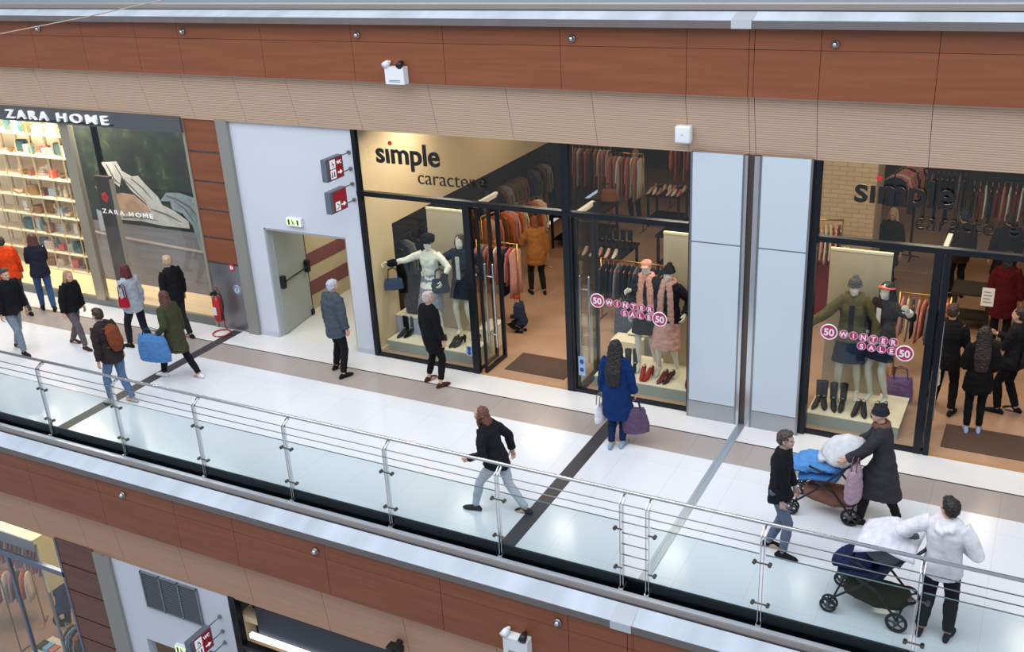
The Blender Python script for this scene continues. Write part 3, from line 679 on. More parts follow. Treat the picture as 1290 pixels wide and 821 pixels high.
tot = thing('sign_totem', 'dark brown upright panel with red emblem behind window glass', 'sign panel', (-16.88, .3, .17))
b = BM(); box(b, -.20, .22, 0, .08, 0, 2.55, .004); obj('panel', b, mat('totem_brown', (52, 38, 38), .4), tot)
b = BM()
for k in range(5):
    a = 2 * PI * k / 5; ell(b, (.06 * math.cos(a), -.004, 2.12 + .06 * math.sin(a)), (.042, .006, .05))
obj('emblem', b, mat('emblem_red', (196, 30, 36), .5), tot)
b = BM(); box(b, .22, .24, -.01, .09, 0, 2.5); obj('edge_strip', b, zm, tot)
wt = thing('window_lettering', 'small white ZARA HOME lettering on the poster window glass', 'lettering', (-16.68, -.0, 2.07))
obj('letters', text_mesh('ZARA HOME', width=1.38, height=.09, depth=.004, bold=.0, space=1.35), _m['sign_white'], wt)

# ---------------- brown striped pillar, grey column, white wall with exit
pil = thing('wood_clad_pillar', 'pillar of reddish wood panels over stainless steel beside exit wall', 'pillar', (-13.63, 0, 0))
zs = [1.36, 1.86, 2.4, 2.95, 3.5, 4.12]
b = BM(); box(b, -.40, .40, .0, .5, 0, 4.12); obj('core', b, grey_metal, pil)
for a, c in zip(zs, zs[1:]):
    b = BM(); box(b, -.395, .39, -.03, .0, a + .02, c - .02); obj('wood_panel', b, woodm, pil)
b = BM(); box(b, -.395, .39, -.03, 0, 0, 1.34); obj('steel_panel', b, mat('satin_steel', (150, 152, 156), .35, .85), pil)
b = BM(); box(b, -13.23, -12.98, -.08, .5, 0, 4.12); struct('wall_column_grey', b, mat('column_grey', (146, 144, 138), .5, .2))
b = BM()
box(b, -12.98, -12.55, 0, .25, 0, 4.12); box(b, -10.72, -10.34, 0, .25, 0, 4.12); box(b, -12.55, -10.72, 0, .25, 2.17, 4.12)
struct('wall_exit', b, mat('exit_wall_white', (208, 212, 222), .6))
b = BM(); box(b, -12.98, -12.55, -.02, 0, 0, .1); box(b, -10.72, -10.34, -.02, 0, 0, .1); struct('baseboard_exit', b, mat('baseboard_grey', (190, 194, 202), .4))
# corridor
b = BM(); box(b, -12.9, -10.72, .0, 7, -.1, .001); struct('floor_corridor', b, mat('corridor_floor', (222, 220, 212), .3))
cy_ = mat('corridor_yellow', (188, 175, 142), .7); cm_ = mat('corridor_maroon', (122, 74, 74), .7)
b = BM(); box(b, -12.9, -12.8, .25, 7, 0, 2.6); box(b, -12.9, -10.92, 7, 7.1, 0, 2.6); box(b, -10.96, -10.91, .28, 7, 0, 2.6); struct('wall_corridor', b, cy_)
b = BM(); box(b, -12.8, -12.79, .25, 7, .31, .60); box(b, -12.8, -12.79, .25, 7, .90, 1.18); box(b, -12.8, -10.96, 6.99, 7, .31, .60); box(b, -12.8, -10.96, 6.99, 7, .9, 1.18); struct('trim_stripes', b, cm_)
b = BM(); box(b, -12.9, -10.92, .25, 7, 2.6, 2.66); struct('ceiling_corridor', b, white_paint)
dr = BM(); box(dr, -.02, .03, 0, 1.05, .02, 2.12); door = struct('door_1', dr, mat('exit_door_grey', (158, 164, 158), .45))
door.location = (-12.52, .14, 0); door.rotation_euler = (0, 0, .16)
b = BM(); cyl(b, (.10, .06, 1.05), (.10, .98, 1.05), .016)
box(b, .03, .12, .02, .11, .93, 1.17, .01); box(b, .03, .12, .93, 1.02, .93, 1.17, .01); obj('panic_bar', b, black_plastic, door)
b = BM(); box(b, .03, .07, .97, 1.05, .02, .12); obj('floor_latch', b, black_plastic, door)
b = BM(); box(b, -.03, .04, 1.05, 1.06, .02, 2.12); obj('edge_seal', b, black_plastic, door)
b = BM(); box(b, -12.57, -12.53, .02, .2, 0, 2.17); box(b, -10.74, -10.70, .02, .2, 0, 2.17); box(b, -12.57, -10.7, .02, .2, 2.13, 2.17); struct('trim_door_frame', b, mat('door_frame_grey', (176, 180, 184), .5))

def exit_sign(x, y, z, lab):
    e = thing('exit_sign', lab, 'exit sign', (x, y, z))
    b = BM(); box(b, -.17, .17, -.07, 0, -.08, .08, .02); obj('housing', b, white_plastic, e)
    b = BM(); box(b, -.15, .15, -.078, -.07, -.065, .065); obj('lit_face', b, mat('exit_lit', (226, 240, 190), .4, emit=(214, 240, 170), es=.8), e)
    gm = mat('exit_green', (20, 80, 40), .5)
    b = BM()
    box(b, -.115, -.075, -.082, -.078, -.05, .05); box(b, .08, .12, -.082, -.078, -.05, .05)
    obj('door_symbol', b, gm, e)
    b = BM(); ell(b, (-.02, -.08, .042), (.011, .003, .012)); tube(b, [(-.02, -.08, .03), (-.005, -.08, -.01), (.02, -.08, -.03), (.01, -.08, -.05)], .008, 6); tube(b, [(-.005, -.08, -.01), (-.03, -.08, -.045)], .008, 6); tube(b, [(-.04, -.08, .0), (-.02, -.08, .02), (.015, -.08, .005)], .006, 6)
    obj('running_figure', b, gm, e)
exit_sign(-11.77, 0, 2.37, 'small lit green exit sign above the open emergency door')
exit_sign(-11.45, -4.5, -3.52, 'small lit green exit sign at the bottom edge below the vent')

red_s = mat('sign_red', (150, 24, 40), .45); sgrey = mat('sign_grey', (104, 112, 124), .4, .3)
def blade_sign(x, y, z, lab, top, colr=None):
    s = thing('projecting_sign', lab, 'sign', (x, y, z)); rm = colr or red_s
    b = BM(); box(b, -.11, 0, -.72, -.27, -.185, .185, .006); obj('housing', b, sgrey, s)
    b = BM(); box(b, 0, .006, -.64, -.29, -.165, .165); obj('red_face', b, rm, s)
    wm = _m['sign_white']; b = BM()
    if top:
        box(b, .006, .010, -.63, -.49, .01, .155); box(b, .006, .010, -.63, -.49, -.155, -.01)
    else: box(b, .006, .010, -.60, -.48, -.155, -.01)
    obj('pictogram_panel', b, wm, s)
    b = BM(); dk = mat('pictogram_dark', (50, 30, 36), .5)
    if top:
        for yy in (-.595, -.535):
            b2 = BM(); tube(b2, [(.011, yy, -.04), (.011, yy, -.06), (.011, yy, -.13)], [(.003, .011), (.003, .012), (.003, .018)], 8); obj('pictogram', b2, dk, s)
        tube(b, [(.011, -.57, .12), (.011, -.575, .08), (.011, -.545, .075), (.011, -.53, .04)], .006, 6); tube(b, [(.011, -.56 + .03 * math.cos(a), .06 + .03 * math.sin(a)) for a in [i * PI / 6 for i in range(12)]], .004, 6, closed=True)
    else: tube(b, [(.011, -.56, -.04), (.011, -.52, -.06), (.011, -.53, -.11), (.011, -.57, -.13)], .009, 6)
    obj('pictogram', b, dk, s)
    b = BM(); zz = -.08
    prism(b, [(-.44, zz - .012), (-.44, zz + .012), (-.38, zz + .012), (-.38, zz + .04), (-.32, zz), (-.38, zz - .04), (-.38, zz - .012)], .006, .011); obj('arrow', b, wm, s)
    if top:
        t = text_mesh('WC', width=.13, height=.06, depth=.004, bold=.03)
        to = obj('lettering', t, wm, s, loc=(.012, -.46, .06)); to.rotation_euler = (0, 0, R90)
    for zz in (.15, -.13):
        b = BM(); cyl(b, (-.055, -.27, zz), (-.055, 0, zz), .010, 10); cyl(b, (-.055, -.03, zz), (-.055, 0, zz), .035, 14); obj('bracket', b, steel, s)
    return s
blade_sign(-10.37, 0, 3.55, 'dark red WC sign with arrow and toilet symbols projecting from the wall', True)
blade_sign(-10.37, 0, 3.01, 'dark red sign with arrow and telephone symbol just below the WC sign', False)
blade_sign(-10.45, -4.5, -2.72, 'dark red WC sign with arrow on the lower storey wall beside the vent', True)
blade_sign(-10.45, -4.5, -3.22, 'orange sign with arrow cut off by the bottom edge of the photo', False, mat('sign_orange', (222, 92, 60), .45))

# ---------------- fire extinguisher and wall notices
fe = thing('fire_extinguisher', 'red fire extinguisher on a red floor stand below the notices', 'fire extinguisher', (-13.74, -.28, 0))
redp = mat('extinguisher_red', (176, 24, 26), .3, coat=.4)
b = BM(); lathe(b, [(.02, .26), (.07, .27), (.085, .30), (.085, .66), (.07, .73), (.035, .77), (.025, .80)], 20); obj('cylinder', b, redp, fe, True)
b = BM(); cyl(b, (0, 0, .79), (0, 0, .84), .03); box(b, -.02, .02, -.13, .04, .83, .85); box(b, -.02, .02, -.12, .04, .87, .885); obj('valve_handle', b, black_plastic, fe)
b = BM(); tube(b, [(.02, .02, .83), (.10, .04, .80), (.13, .03, .6), (.11, .0, .42)], .014, 8); tube(b, [(.11, 0, .42), (.10, 0, .34)], [.02, .032], 10); obj('hose', b, black_plastic, fe, True)
b = BM(); tube(b, [(.17 * math.cos(a), .17 * math.sin(a), .016) for a in [i * PI / 10 for i in range(20)]], .014, 8, closed=True)
tube(b, [(0, .17, .016), (0, .12, .1), (0, .11, .82), (0, .06, .93), (0, 0, .96)], .013, 8); tube(b, [(-.06, .1, .26), (0, .0, .25), (.06, .1, .26)], .012, 8); obj('stand', b, redp, fe, True)
b = BM(); box(b, -.045, .045, -.088, -.083, .42, .58); obj('instruction_label', b, white_plastic, fe)
nt = thing('fire_notice_sign', 'small red square fire notice on the steel pillar panel', 'sign', (-13.45, -.03, 1.24)); b = BM(); box(b, -.06, .06, -.008, 0, 0, .13); obj('plate', b, mat('notice_red', (200, 40, 66), .5), nt)
b = BM(); box(b, -.025, .0, -.011, -.008, .03, .10); ell(b, (.025, -.009, .06), (.012, .003, .03)); obj('symbol', b, _m['sign_white'], nt)
nt = thing('no_smoking_sign', 'round pale blue sticker on the steel pillar above the extinguisher', 'sticker', (-13.40, -.03, .86))
b = BM(); cyl(b, (0, 0, 0), (0, -.006, 0), .095, 24); obj('disc', b, mat('sticker_blue', (196, 210, 222), .5), nt)
b = BM(); tube(b, [(.075 * math.cos(a), -.008, .075 * math.sin(a)) for a in [i * PI / 12 for i in range(24)]], .012, 6, closed=True); tube(b, [(-.02, -.008, .04), (0, -.008, -.04), (.02, -.008, .03)], .009, 6); obj('ring_mark', b, mat('sticker_grey', (110, 130, 150), .5), nt)

# ---------------- pale blue panels with the expansion joint
pnl = mat('pale_blue_glass_panel', (196, 207, 218), .22, coat=.15)
for nm_, x0, x1, lab in (('a', -4.47, -3.70, 'pale blue back-painted glass panel left of the steel expansion joint'), ('b', -3.50, -2.79, 'pale blue back-painted glass panel right of the steel expansion joint')):
    p_ = thing('glass_wall_panel', lab, 'wall panel', ((x0 + x1) / 2, -.14, 0)); w = (x1 - x0) / 2
    b = BM(); box(b, -w + .03, w - .03, 0, .02, .29, 2.815); box(b, -w + .03, w - .03, 0, .02, 2.835, 4.12); obj('glass_sheet', b, pnl, p_)
    b = BM(); box(b, -w, -w + .03, -.005, .14, 0, 4.12); box(b, w - .03, w, -.005, .14, 0, 4.12); box(b, -w, w, .004, .02, 2.80, 2.85); obj('edge_trim', b, steel, p_)
    b = BM(); box(b, -w + .03, w - .03, -.003, .02, 0, .28); obj('kick_plate', b, mat('kick_steel', (176, 178, 182), .4, .7, var=.05, scale=2), p_)
b = BM(); box(b, -3.70, -3.50, -.10, -.02, 0, 4.12); jo = struct('trim_joint', b, mat('joint_dark', (96, 84, 80), .3, .7))
b = BM(); box(b, -3.70, -3.66, -.15, -.02, 0, 4.12); box(b, -3.57, -3.50, -.15, -.02, 0, 4.12); obj('joint_edge', b, steel_l, jo)
b = BM(); box(b, -4.47, -2.79, -.02, .5, 0, 4.12); struct('wall_core', b, mat('core_cream', (200, 178, 146), .6))
wf = thing('wireless_access_box', 'small white rounded plastic box mounted on beige band', 'wall box', (-4.55, -.22, 4.38))
b = BM(); box(b, -.11, .11, -.06, .08, -.12, .12, .03); obj('cover', b, white_plastic, wf, True)
b = BM(); box(b, -.02, .02, -.063, -.06, -.005, .005); obj('indicator', b, mat('led_grey', (150, 160, 170), .4), wf)
def em_lamp(x, y, z, lab):
    s = thing('emergency_lamp', lab, 'emergency lamp', (x, y, z))
    b = BM(); box(b, -.17, .17, -.13, 0, -.13, .13, .008); obj('battery_box', b, white_plastic, s)
    for sx, ry in ((-.13, -.5), (.10, .2)):
        b = BM(); cyl(b, (sx, -.06, .12), (sx, -.07, .18), .015); tube(b, [(sx, -.03, .19), (sx + math.sin(ry) * .02, -.08, .18), (sx + math.sin(ry) * .05, -.15, .15)], [.025, .045, .052], 14, caps=('round', 'flat')); obj('lamp_head', b, white_plastic if sx < 0 else black_plastic, s, True)
    b = BM(); box(b, -.10, .10, -.134, -.13, -.09, -.085); box(b, -.10, .10, -.134, -.13, -.07, -.065); obj('vent_slots', b, black_plastic, s)
em_lamp(-9.03, -.38, 5.08, 'white twin-head emergency lamp on the upper wood fascia')
em_lamp(-5.08, -4.70, -1.05, 'white twin-head emergency lamp on the lower fascia at the bottom edge')
cm = thing('wall_mounted_camera', 'black surveillance camera on the lower beige band', 'camera', (-7.05, -4.55, -1.86))
b = BM(); cyl(b, (0, 0, .02), (0, -.12, .0), .05); box(b, -.11, .11, -.2, -.06, -.05, .05, .02); obj('housing', b, black_plastic, cm)
b = BM(); cyl(b, (0, -.2, 0), (0, -.23, 0), .035); obj('lens', b, mat('lens_glass', (30, 34, 44), .1), cm)

# ---------------- fashion shop fronts
fr = mat('frame_black', (24, 28, 36), .35, .4)
def shop_front(nm, x0, posts, x1, openings, tr=3.02, ztop=4.12, right=True):
    b = BM()
    box(b, x0, x0 + .08, -.03, .06, 0, ztop)
    if right: box(b, x1 - .05, x1, -.03, .06, 0, ztop)
    box(b, x0, x1, -.04, .06, tr - .05, tr + .03)
    for p_, w, full in posts: box(b, p_ - w / 2, p_ + w / 2, -.03, .06, 0, ztop if full else tr)
    xs = sorted([x0] + [v for o in openings for v in o] + [x1])
    for a, c in zip(xs[0::2], xs[1::2]): box(b, a, c, -.02, .05, 0, .06)
    f = struct(nm, b, fr)
    g = BM(); box(g, x0 + .08, x1 - .03, .010, .020, tr + .03, ztop)
    for a, c in zip(xs[0::2], xs[1::2]): box(g, a, c, .010, .020, .06, tr - .05)
    obj('glass', g, glass_shop, f)
    return f
f1 = shop_front('window_2', -10.34, [(-8.24, .12, False), (-6.47, .12, True), (-6.40, .04, False)], -4.47, [(-8.20, -6.45)])
f2 = shop_front('window_3', -2.79, [(-1.15, .10, False), (-1.03, .07, False), (2.6, .1, True)], 4.0, [(-1.0, 2.6)], right=False)
b = BM(); box(b, -2.83, -2.70, -.06, .06, 0, 4.12); struct('trim_shop_jamb', b, fr)
def door_leaf(nm, x, sgn, y0=.06, w=.72, dep=True):
    b = BM(); box(b, x - .02, x + .02, y0, y0 + .04, .05, 2.96); box(b, x - .03, x + .03, y0 + w - .06, y0 + w, .0, 2.96); box(b, x - .025, x + .025, y0, y0 + w, .0, .07)
    d = struct(nm, b, fr)
    b = BM(); box(b, x - .03, x + .03, y0, y0 + w, 2.93, 3.0); obj('top_rail', b, mat('rail_painted_lit', (232, 214, 196), .3, .3), d)  # pale peach colour paints the rail as catching the light
    b = BM(); box(b, x - .006, x + .006, y0 + .04, y0 + w - .06, .07, 2.93); obj('glass', b, glass_shop, d)
    b = BM()
    for s_ in (-1, 1): tube(b, [(x + s_ * .075, y0 + .30, .38), (x + s_ * .075, y0 + .30, 1.86)], .02, 12)
    for zz in (.6, 1.65): cyl(b, (x - .075, y0 + .30, zz), (x + .075, y0 + .30, zz), .012, 8)
    obj('handle', b, steel_l, d, True)
    return d
door_leaf('door_2', -8.10, 1); door_leaf('door_3', -6.36, 1); door_leaf('door_4', -1.10, 1)
# vestibule return glass
for nm_, x in (('window_4', -8.25), ('window_5', -6.30)):
    b = BM(); box(b, x - .025, x + .025, .70, .76, 0, 3.0); box(b, x - .02, x + .02, .06, .76, 0, .05); w_ = struct(nm_, b, fr)
    b = BM(); box(b, x - .004, x + .004, .06, .70, .05, 2.97); obj('glass', b, glass_shop, w_)
# lettering
lett = mat('letter_black', (16, 16, 18), .5); redd = mat('letter_red', (206, 30, 44), .5)
def simple_sign(x, lab, lab2):
    s = thing('shop_sign_letters', lab, 'sign', (x, -.035, 3.585))
    t = text_mesh('s\u0131mple', width=1.22, depth=.02, bold=.021)
    zz = [v.co.z for v in t.vertices]; base = 0
    obj('letters', t, lett, s)
    b = BM(); cyl(b, (.295, .01, .325), (.295, -.01, .325), .034, 20); obj('red_dot', b, redd, s)
    s2 = thing('shop_sign_letters', lab2, 'sign', (x + .78, -.035, 3.275))
    obj('letters', text_mesh('caractere', width=1.22, depth=.015, bold=-.004), lett, s2)
    b = BM(); box(b, 0, 1.2, .012, .016, -.01, -.008); obj('mounting_film', b, glass_shop, s2)
simple_sign(-9.86, 'bold black lettering reading simple on the upper glass of the left window', 'thin black lettering reading caractere on the upper glass of the left window')
simple_sign(-2.26, 'bold black lettering reading simple on the upper glass of the right window', 'thin black lettering reading caractere on the upper glass of the right window')
pinkm = mat('sale_magenta', (176, 44, 92), .5); pinkw = mat('sale_white', (238, 232, 238), .5); pinkr = mat('sale_ring', (206, 150, 178), .5)
def sale(x, z, lab):
    s = thing('sale_sticker', lab, 'window sticker', (x, -.004, z))
    def disc(nm, cx, cz, r, txt, h):
        b = BM(); cyl(b, (cx, 0, cz), (cx, -.004, cz), r, 28); obj('disc', b, pinkm, s)
        b = BM(); tube(b, [(cx + (r - .004) * math.cos(a), -.005, cz + (r - .004) * math.sin(a)) for a in [i * PI / 14 for i in range(28)]], .006 if h < .1 else .009, 6, closed=True); obj('ring', b, pinkr if h < .1 else pinkw, s)
        t = text_mesh(txt, height=h, depth=.003, bold=.03); w = max(v.co.x for v in t.vertices)
        obj('lettering', t, pinkw, s, loc=(cx - w / 2, -.007, cz - h / 2))
    disc('d', 0, 0, .115, '50', .11)
    for i, ch in enumerate('WINTER'): disc('d', .20 + .133 * i, -.005 - .004 * i, .062, ch, .075)
    for i, ch in enumerate('SALE'): disc('d', .45 + .133 * i, -.145 - .004 * i, .062, ch, .075)
    disc('d', 1.02, -.165, .115, '50', .11)
sale(-5.98, 1.65, 'pink and white 50 WINTER SALE stickers on the glass right of the shop door')
sale(-2.46, 1.66, 'pink and white 50 WINTER SALE stickers on the glass beside the pale blue panel')
for i, (x, z, lab) in enumerate([(-8.38, .30, 'small blue and white sticker low on the glass beside the first black post'), (-6.28, .30, 'tall pale blue notice sticker low on the glass right of the second black post')]):
    s = thing('glass_sticker', lab, 'sticker', (x, .006, z)); h = .18 if i == 0 else .34
    b = BM(); box(b, -.06, .06, 0, .003, 0, h); obj('sheet', b, mat('sticker_sheet', (150, 178, 214), .5), s)
    b = BM(); ell(b, (0, -.001, h * .72), (.035, .003, .045)); ell(b, (0, -.001, h * .3), (.035, .003, .04)); obj('symbol', b, mat('sticker_symbol', (40, 70, 140), .5), s)

# ---------------- fashion shop interior
b = BM(); box(b, -10.7, 4.2, .05, 14, -.1, 0); struct('floor_fashion_shop', b, tan_m)
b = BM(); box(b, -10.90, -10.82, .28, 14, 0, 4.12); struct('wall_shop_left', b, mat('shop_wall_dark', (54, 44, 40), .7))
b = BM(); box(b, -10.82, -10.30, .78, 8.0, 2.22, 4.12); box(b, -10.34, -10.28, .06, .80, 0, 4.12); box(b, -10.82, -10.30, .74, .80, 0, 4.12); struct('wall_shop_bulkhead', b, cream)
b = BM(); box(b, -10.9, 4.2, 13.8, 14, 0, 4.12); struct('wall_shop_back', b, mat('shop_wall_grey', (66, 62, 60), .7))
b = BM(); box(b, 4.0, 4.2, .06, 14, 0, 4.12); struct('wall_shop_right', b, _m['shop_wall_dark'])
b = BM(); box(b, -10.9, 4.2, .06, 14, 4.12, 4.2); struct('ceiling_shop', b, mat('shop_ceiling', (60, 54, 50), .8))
b = BM(); box(b, -3.75, -2.72, 5.0, 5.8, 0, 4.12); struct('wall_pillar_brick', b, tiles('painted_brick', (196, 172, 138), (172, 148, 116), .26, .085, rough=.7, mort=.008, off=.5, axes='XZ', var=.05, bump=True))
b = BM(); box(b, -10.28, -10.24, .07, .78, 0, .1); struct('baseboard_shop', b, cream)
for i, (x0, x1, lab) in enumerate([(-7.88, -6.75, 'dark brown entrance mat in the left shop doorway'), (-.87, 1.6, 'dark brown entrance mat in the right shop doorway')]):
    b = BM(); box(b, x0, x1, .30, 1.02, 0, .012, .004); o = obj('entrance_mat', b, mat('mat_brown', (84, 62, 50), .95, var=.1, scale=40)); tag(o, lab, 'mat')
    b = BM(); box(b, x0 - .3, x1 + .4, -.02, .05, 0, .006); struct('trim_threshold_%d' % (i + 1), b, mat('threshold_tan', (176, 134, 96), .4))
# display platforms
plat_top = mat('platform_cream', (236, 224, 196), .4); plat_face = mat('platform_greygreen', (160, 168, 158), .4)
for x0, x1, lab in ((-10.25, -8.5, 'low cream display platform in the left window, fur rug and boots on it'), (-6.18, -4.52, 'low cream display platform with red shoes in the right half of the left window'), (-2.74, -1.45, 'low cream display platform of the right shop window')):
    p_ = thing('display_platform', lab, 'platform', ((x0 + x1) / 2, .27, 0)); w = (x1 - x0) / 2
    b = BM(); box(b, -w, w, .005, 1.0, 0, .185); obj('base', b, plat_face, p_)
    b = BM(); box(b, -w - .01, w + .01, 0, 1.01, .185, .2, .004); obj('top', b, plat_top, p_)
def board(x0, x1, y, z0, z1, lab):
    p_ = thing('display_board', lab, 'display board', ((x0 + x1) / 2, y, z0)); w = (x1 - x0) / 2
    b = BM(); box(b, -w, w, 0, .03, 0, z1 - z0, .004); obj('panel', b, mat('board_cream', (196, 182, 156), .6), p_)
    b = BM(); box(b, -w, w, -.012, .042, z1 - z0, z1 - z0 + .035); obj('top_edge', b, mat('board_edge', (240, 222, 184), .5), p_)
board(-9.76, -8.95, 1.15, .2, 2.45, 'tall cream board behind the mannequins left of the first black post')
board(-5.32, -4.52, 1.15, .2, 2.45, 'tall cream board behind the black-hatted mannequin beside the blue panel')
board(-2.74, -1.86, 1.2, .2, 2.45, 'tall cream board behind the beanie mannequin')

# garments and rails
def garment_mesh(w, h, t, sleeve=True):
    b = BM()
    tube(b, [(0, 0, -.05), (0, 0, -.08), (0, 0, -.12), (0, 0, -.3), (0, 0, -.3 - (h - .3) * .5), (0, 0, -h)], [(.05, t * .6), (w * .30, t * .8), (w * .46, t), (w * .42, t), (w * .44, t * 1.1), (w * .5, t * 1.15)], 14, ref=(1, 0, 0), caps=('flat', 'flat'))
    if sleeve:
        for s_ in (-1, 1): tube(b, [(s_ * w * .38, 0, -.13), (s_ * w * .52, 0, -.3), (s_ * w * .54, .01, -.62)], [t * .8, t * .85, t * .7], 10)
    me = me_from(b, 'cloth', True)
    for v in me.vertices: v.co.y += noise.noise(Vector((v.co.x * 9, v.co.z * 1.5, w * 7))) * .02 * (1 if v.co.z < -.15 else .2)
    return me
GM = [garment_mesh(.44, h, .022, s_) for h, s_ in ((.72, True), (.95, False), (.62, True), (1.05, True))]
hb_ = BM(); tube(hb_, [(0, 0, 0.03), (.015, 0, .04), (.015, 0, .015), (0, 0, 0), (0, 0, -.06)], .004, 6); tube(hb_, [(-.2, 0, -.11), (0, 0, -.055), (.2, 0, -.11)], .008, 6)
HM = me_from(hb_, 'hanger', True)
ORD = ['first', 'second', 'third', 'fourth', 'fifth', 'sixth', 'seventh', 'eighth', 'ninth', 'tenth', 'eleventh', 'twelfth', 'thirteenth', 'fourteenth', 'fifteenth', 'sixteenth', 'seventeenth', 'eighteenth', 'nineteenth', 'twentieth', 'twenty-first', 'twenty-second', 'twenty-third', 'twenty-fourth']
_gm = {}
def gar_mesh(k, c):
    if (k, c) not in _gm:
        me = GM[k].copy(); me.materials.append(fab(*c)); _gm[(k, c)] = me
    return _gm[(k, c)]
_hm = {}
def rail(x, y, L, ang, z, pal, n, where, hang=(196, 120, 70), metal=None, kinds=(0, 1, 2, 3), free=True, start='left'):
    """clothes rail starting at x, y running L along ang; every garment is a thing"""
    metal = metal or black_metal
    r = thing('clothes_rail', '%s clothes rail %s' % ('gold' if metal is gold else 'dark metal', where), 'clothes rail', (x, y, 0), ang)
    b = BM(); cyl(b, (0, 0, z), (L, 0, z), .014, 10); obj('bar', b, metal, r, True)
    for xx in (0.0, L):
        b = BM()
        if free:
            cyl(b, (xx, 0, 0), (xx, 0, z + .01), .014, 10); cyl(b, (xx, -.22, .015), (xx, .22, .015), .014, 8)
        else: cyl(b, (xx, 0, z - .02), (xx, 0, z + .03), .022, 10)
        obj('upright' if free else 'end_cap', b, metal, r, True)
    hk = hang
    if hk not in _hm:
        m2 = HM.copy(); m2.materials.append(mat('hanger_%d' % hk[0], hk, .4)); _hm[hk] = m2
    d = Vector((math.cos(ang), math.sin(ang), 0))
    names = {c: nme for c, nme in PALN}
    for i in range(n):
        c = pal[i % len(pal)] if random.random() < .7 else random.choice(pal)
        k = kinds[(i * 7 + 3) % len(kinds)]
        p_ = Vector((x, y, z - .045)) + d * (L * (i + .6) / (n + .2))
        g = thing('hanging_garment', '%s %s %s from %s on rail %s' % (names.get(c, 'dark'), ('jacket', 'dress', 'top', 'long coat')[k], ORD[i], start, where), 'clothing', p_, ang + R90 + random.uniform(-.12, .12), 'garments on the rail ' + where)
        o = bpy.data.objects.new('cloth', gar_mesh(k, c)); C.objects.link(o); o.parent = g
        o = bpy.data.objects.new('hanger', _hm[hk]); C.objects.link(o); o.parent = g
PINK, GREY, CRM, NAVY, BLKC, ORG, ROSE, OLV, WHT, REDC, BRN, STR = (196, 140, 130), (120, 118, 122), (206, 186, 158), (36, 44, 66), (24, 23, 26), (186, 100, 56), (170, 104, 96), (84, 78, 44), (224, 216, 206), (140, 34, 34), (104, 70, 46), (216, 130, 112)
PALN = [(PINK, 'dusty pink'), (GREY, 'grey'), (CRM, 'cream'), (NAVY, 'navy'), (BLKC, 'black'), (ORG, 'orange brown'), (ROSE, 'rose'), (OLV, 'olive'), (WHT, 'white'), (REDC, 'red'), (BRN, 'brown'), (STR, 'coral')]
rail(-9.30, 2.05, .85, 0, 1.64, [PINK, GREY, PINK, ROSE, WHT, PINK, NAVY, ROSE], 9, 'beside the entrance of the left shop', (212, 96, 60), gold, (0, 1))
rail(-7.20, 3.0, 1.5, 0, 1.20, [NAVY, BLKC, NAVY, GREY], 16, 'behind the sale stickers', (226, 130, 66), gold, (0, 2), start='left')
rail(-10.56, 1.1, 3.4, R90, 1.75, [BLKC, NAVY, GREY, BLKC, BRN], 18, 'under the cream bulkhead', (120, 90, 60), kinds=(3, 0), free=False, start='front')
rail(-9.95, 3.4, 1.9, R90 * .85, 1.62, [ORG, CRM, ROSE, BRN, ORG, PINK], 12, 'behind the gold rail', (214, 130, 70), gold, (0, 2), start='front')
rail(-10.35, 8.7, 1.0, 0, 1.85, [ROSE, CRM, PINK, ROSE, BRN], 9, 'at the back left', (220, 130, 80), gold, (1, 3))
rail(-9.95 + .75, 8.2, .85, 0, 1.85, [PINK, PINK, WHT, ROSE, PINK], 8, 'at the back middle', (220, 130, 80), gold, (1, 3))
rail(-8.4, 10.2, .9, 0, 1.75, [STR, ROSE, BRN, PINK], 8, 'behind the person in black', (220, 130, 80), gold, (1, 0))
rail(-10.56, 5.0, 2.8, R90, 1.75, [BLKC, BRN, GREY, NAVY, OLV], 14, 'along the far left wall', (120, 90, 60), kinds=(3, 0), free=False, start='front')
rail(-1.86, 2.5, .75, 0, 1.42, [PINK, CRM, NAVY, PINK, STR, GREY], 9, 'behind the coral headband mannequin', (226, 150, 90), gold, (0, 2))
rail(-3.85, 4.1, .75, .25, 1.95, [CRM, STR, BRN, CRM, PINK, REDC], 9, 'in front of the brick pillar', (224, 190, 130), gold, (0, 2))
rail(-2.68, 6.9, 1.5, R90 * .9, 2.15, [NAVY, STR, WHT, NAVY, PINK, STR], 11, 'beside the brick pillar', (224, 150, 90), kinds=(0, 2), start='front')
rail(-2.4, 8.2, .95, 0, 1.95, [BLKC, OLV, GREY, BLKC, CRM], 9, 'at the back of right shop', (200, 120, 60), kinds=(3, 0))
rail(-1.35, 7.4, 1.4, 0, 2.0, [BLKC, REDC, WHT, NAVY, OLV, STR], 13, 'at the back centre right', (224, 150, 90), kinds=(0, 2))
rail(-.5, 9.6, 1.6, 0, 1.9, [OLV, CRM, BLKC, BRN], 12, 'in the far right corner', (224, 150, 90), kinds=(3, 0))
rail(-.1, 4.6, 1.2, .3, 1.5, [ORG, BRN, CRM, BLKC], 9, 'beside the dark red dress', (224, 150, 90), kinds=(0, 2))

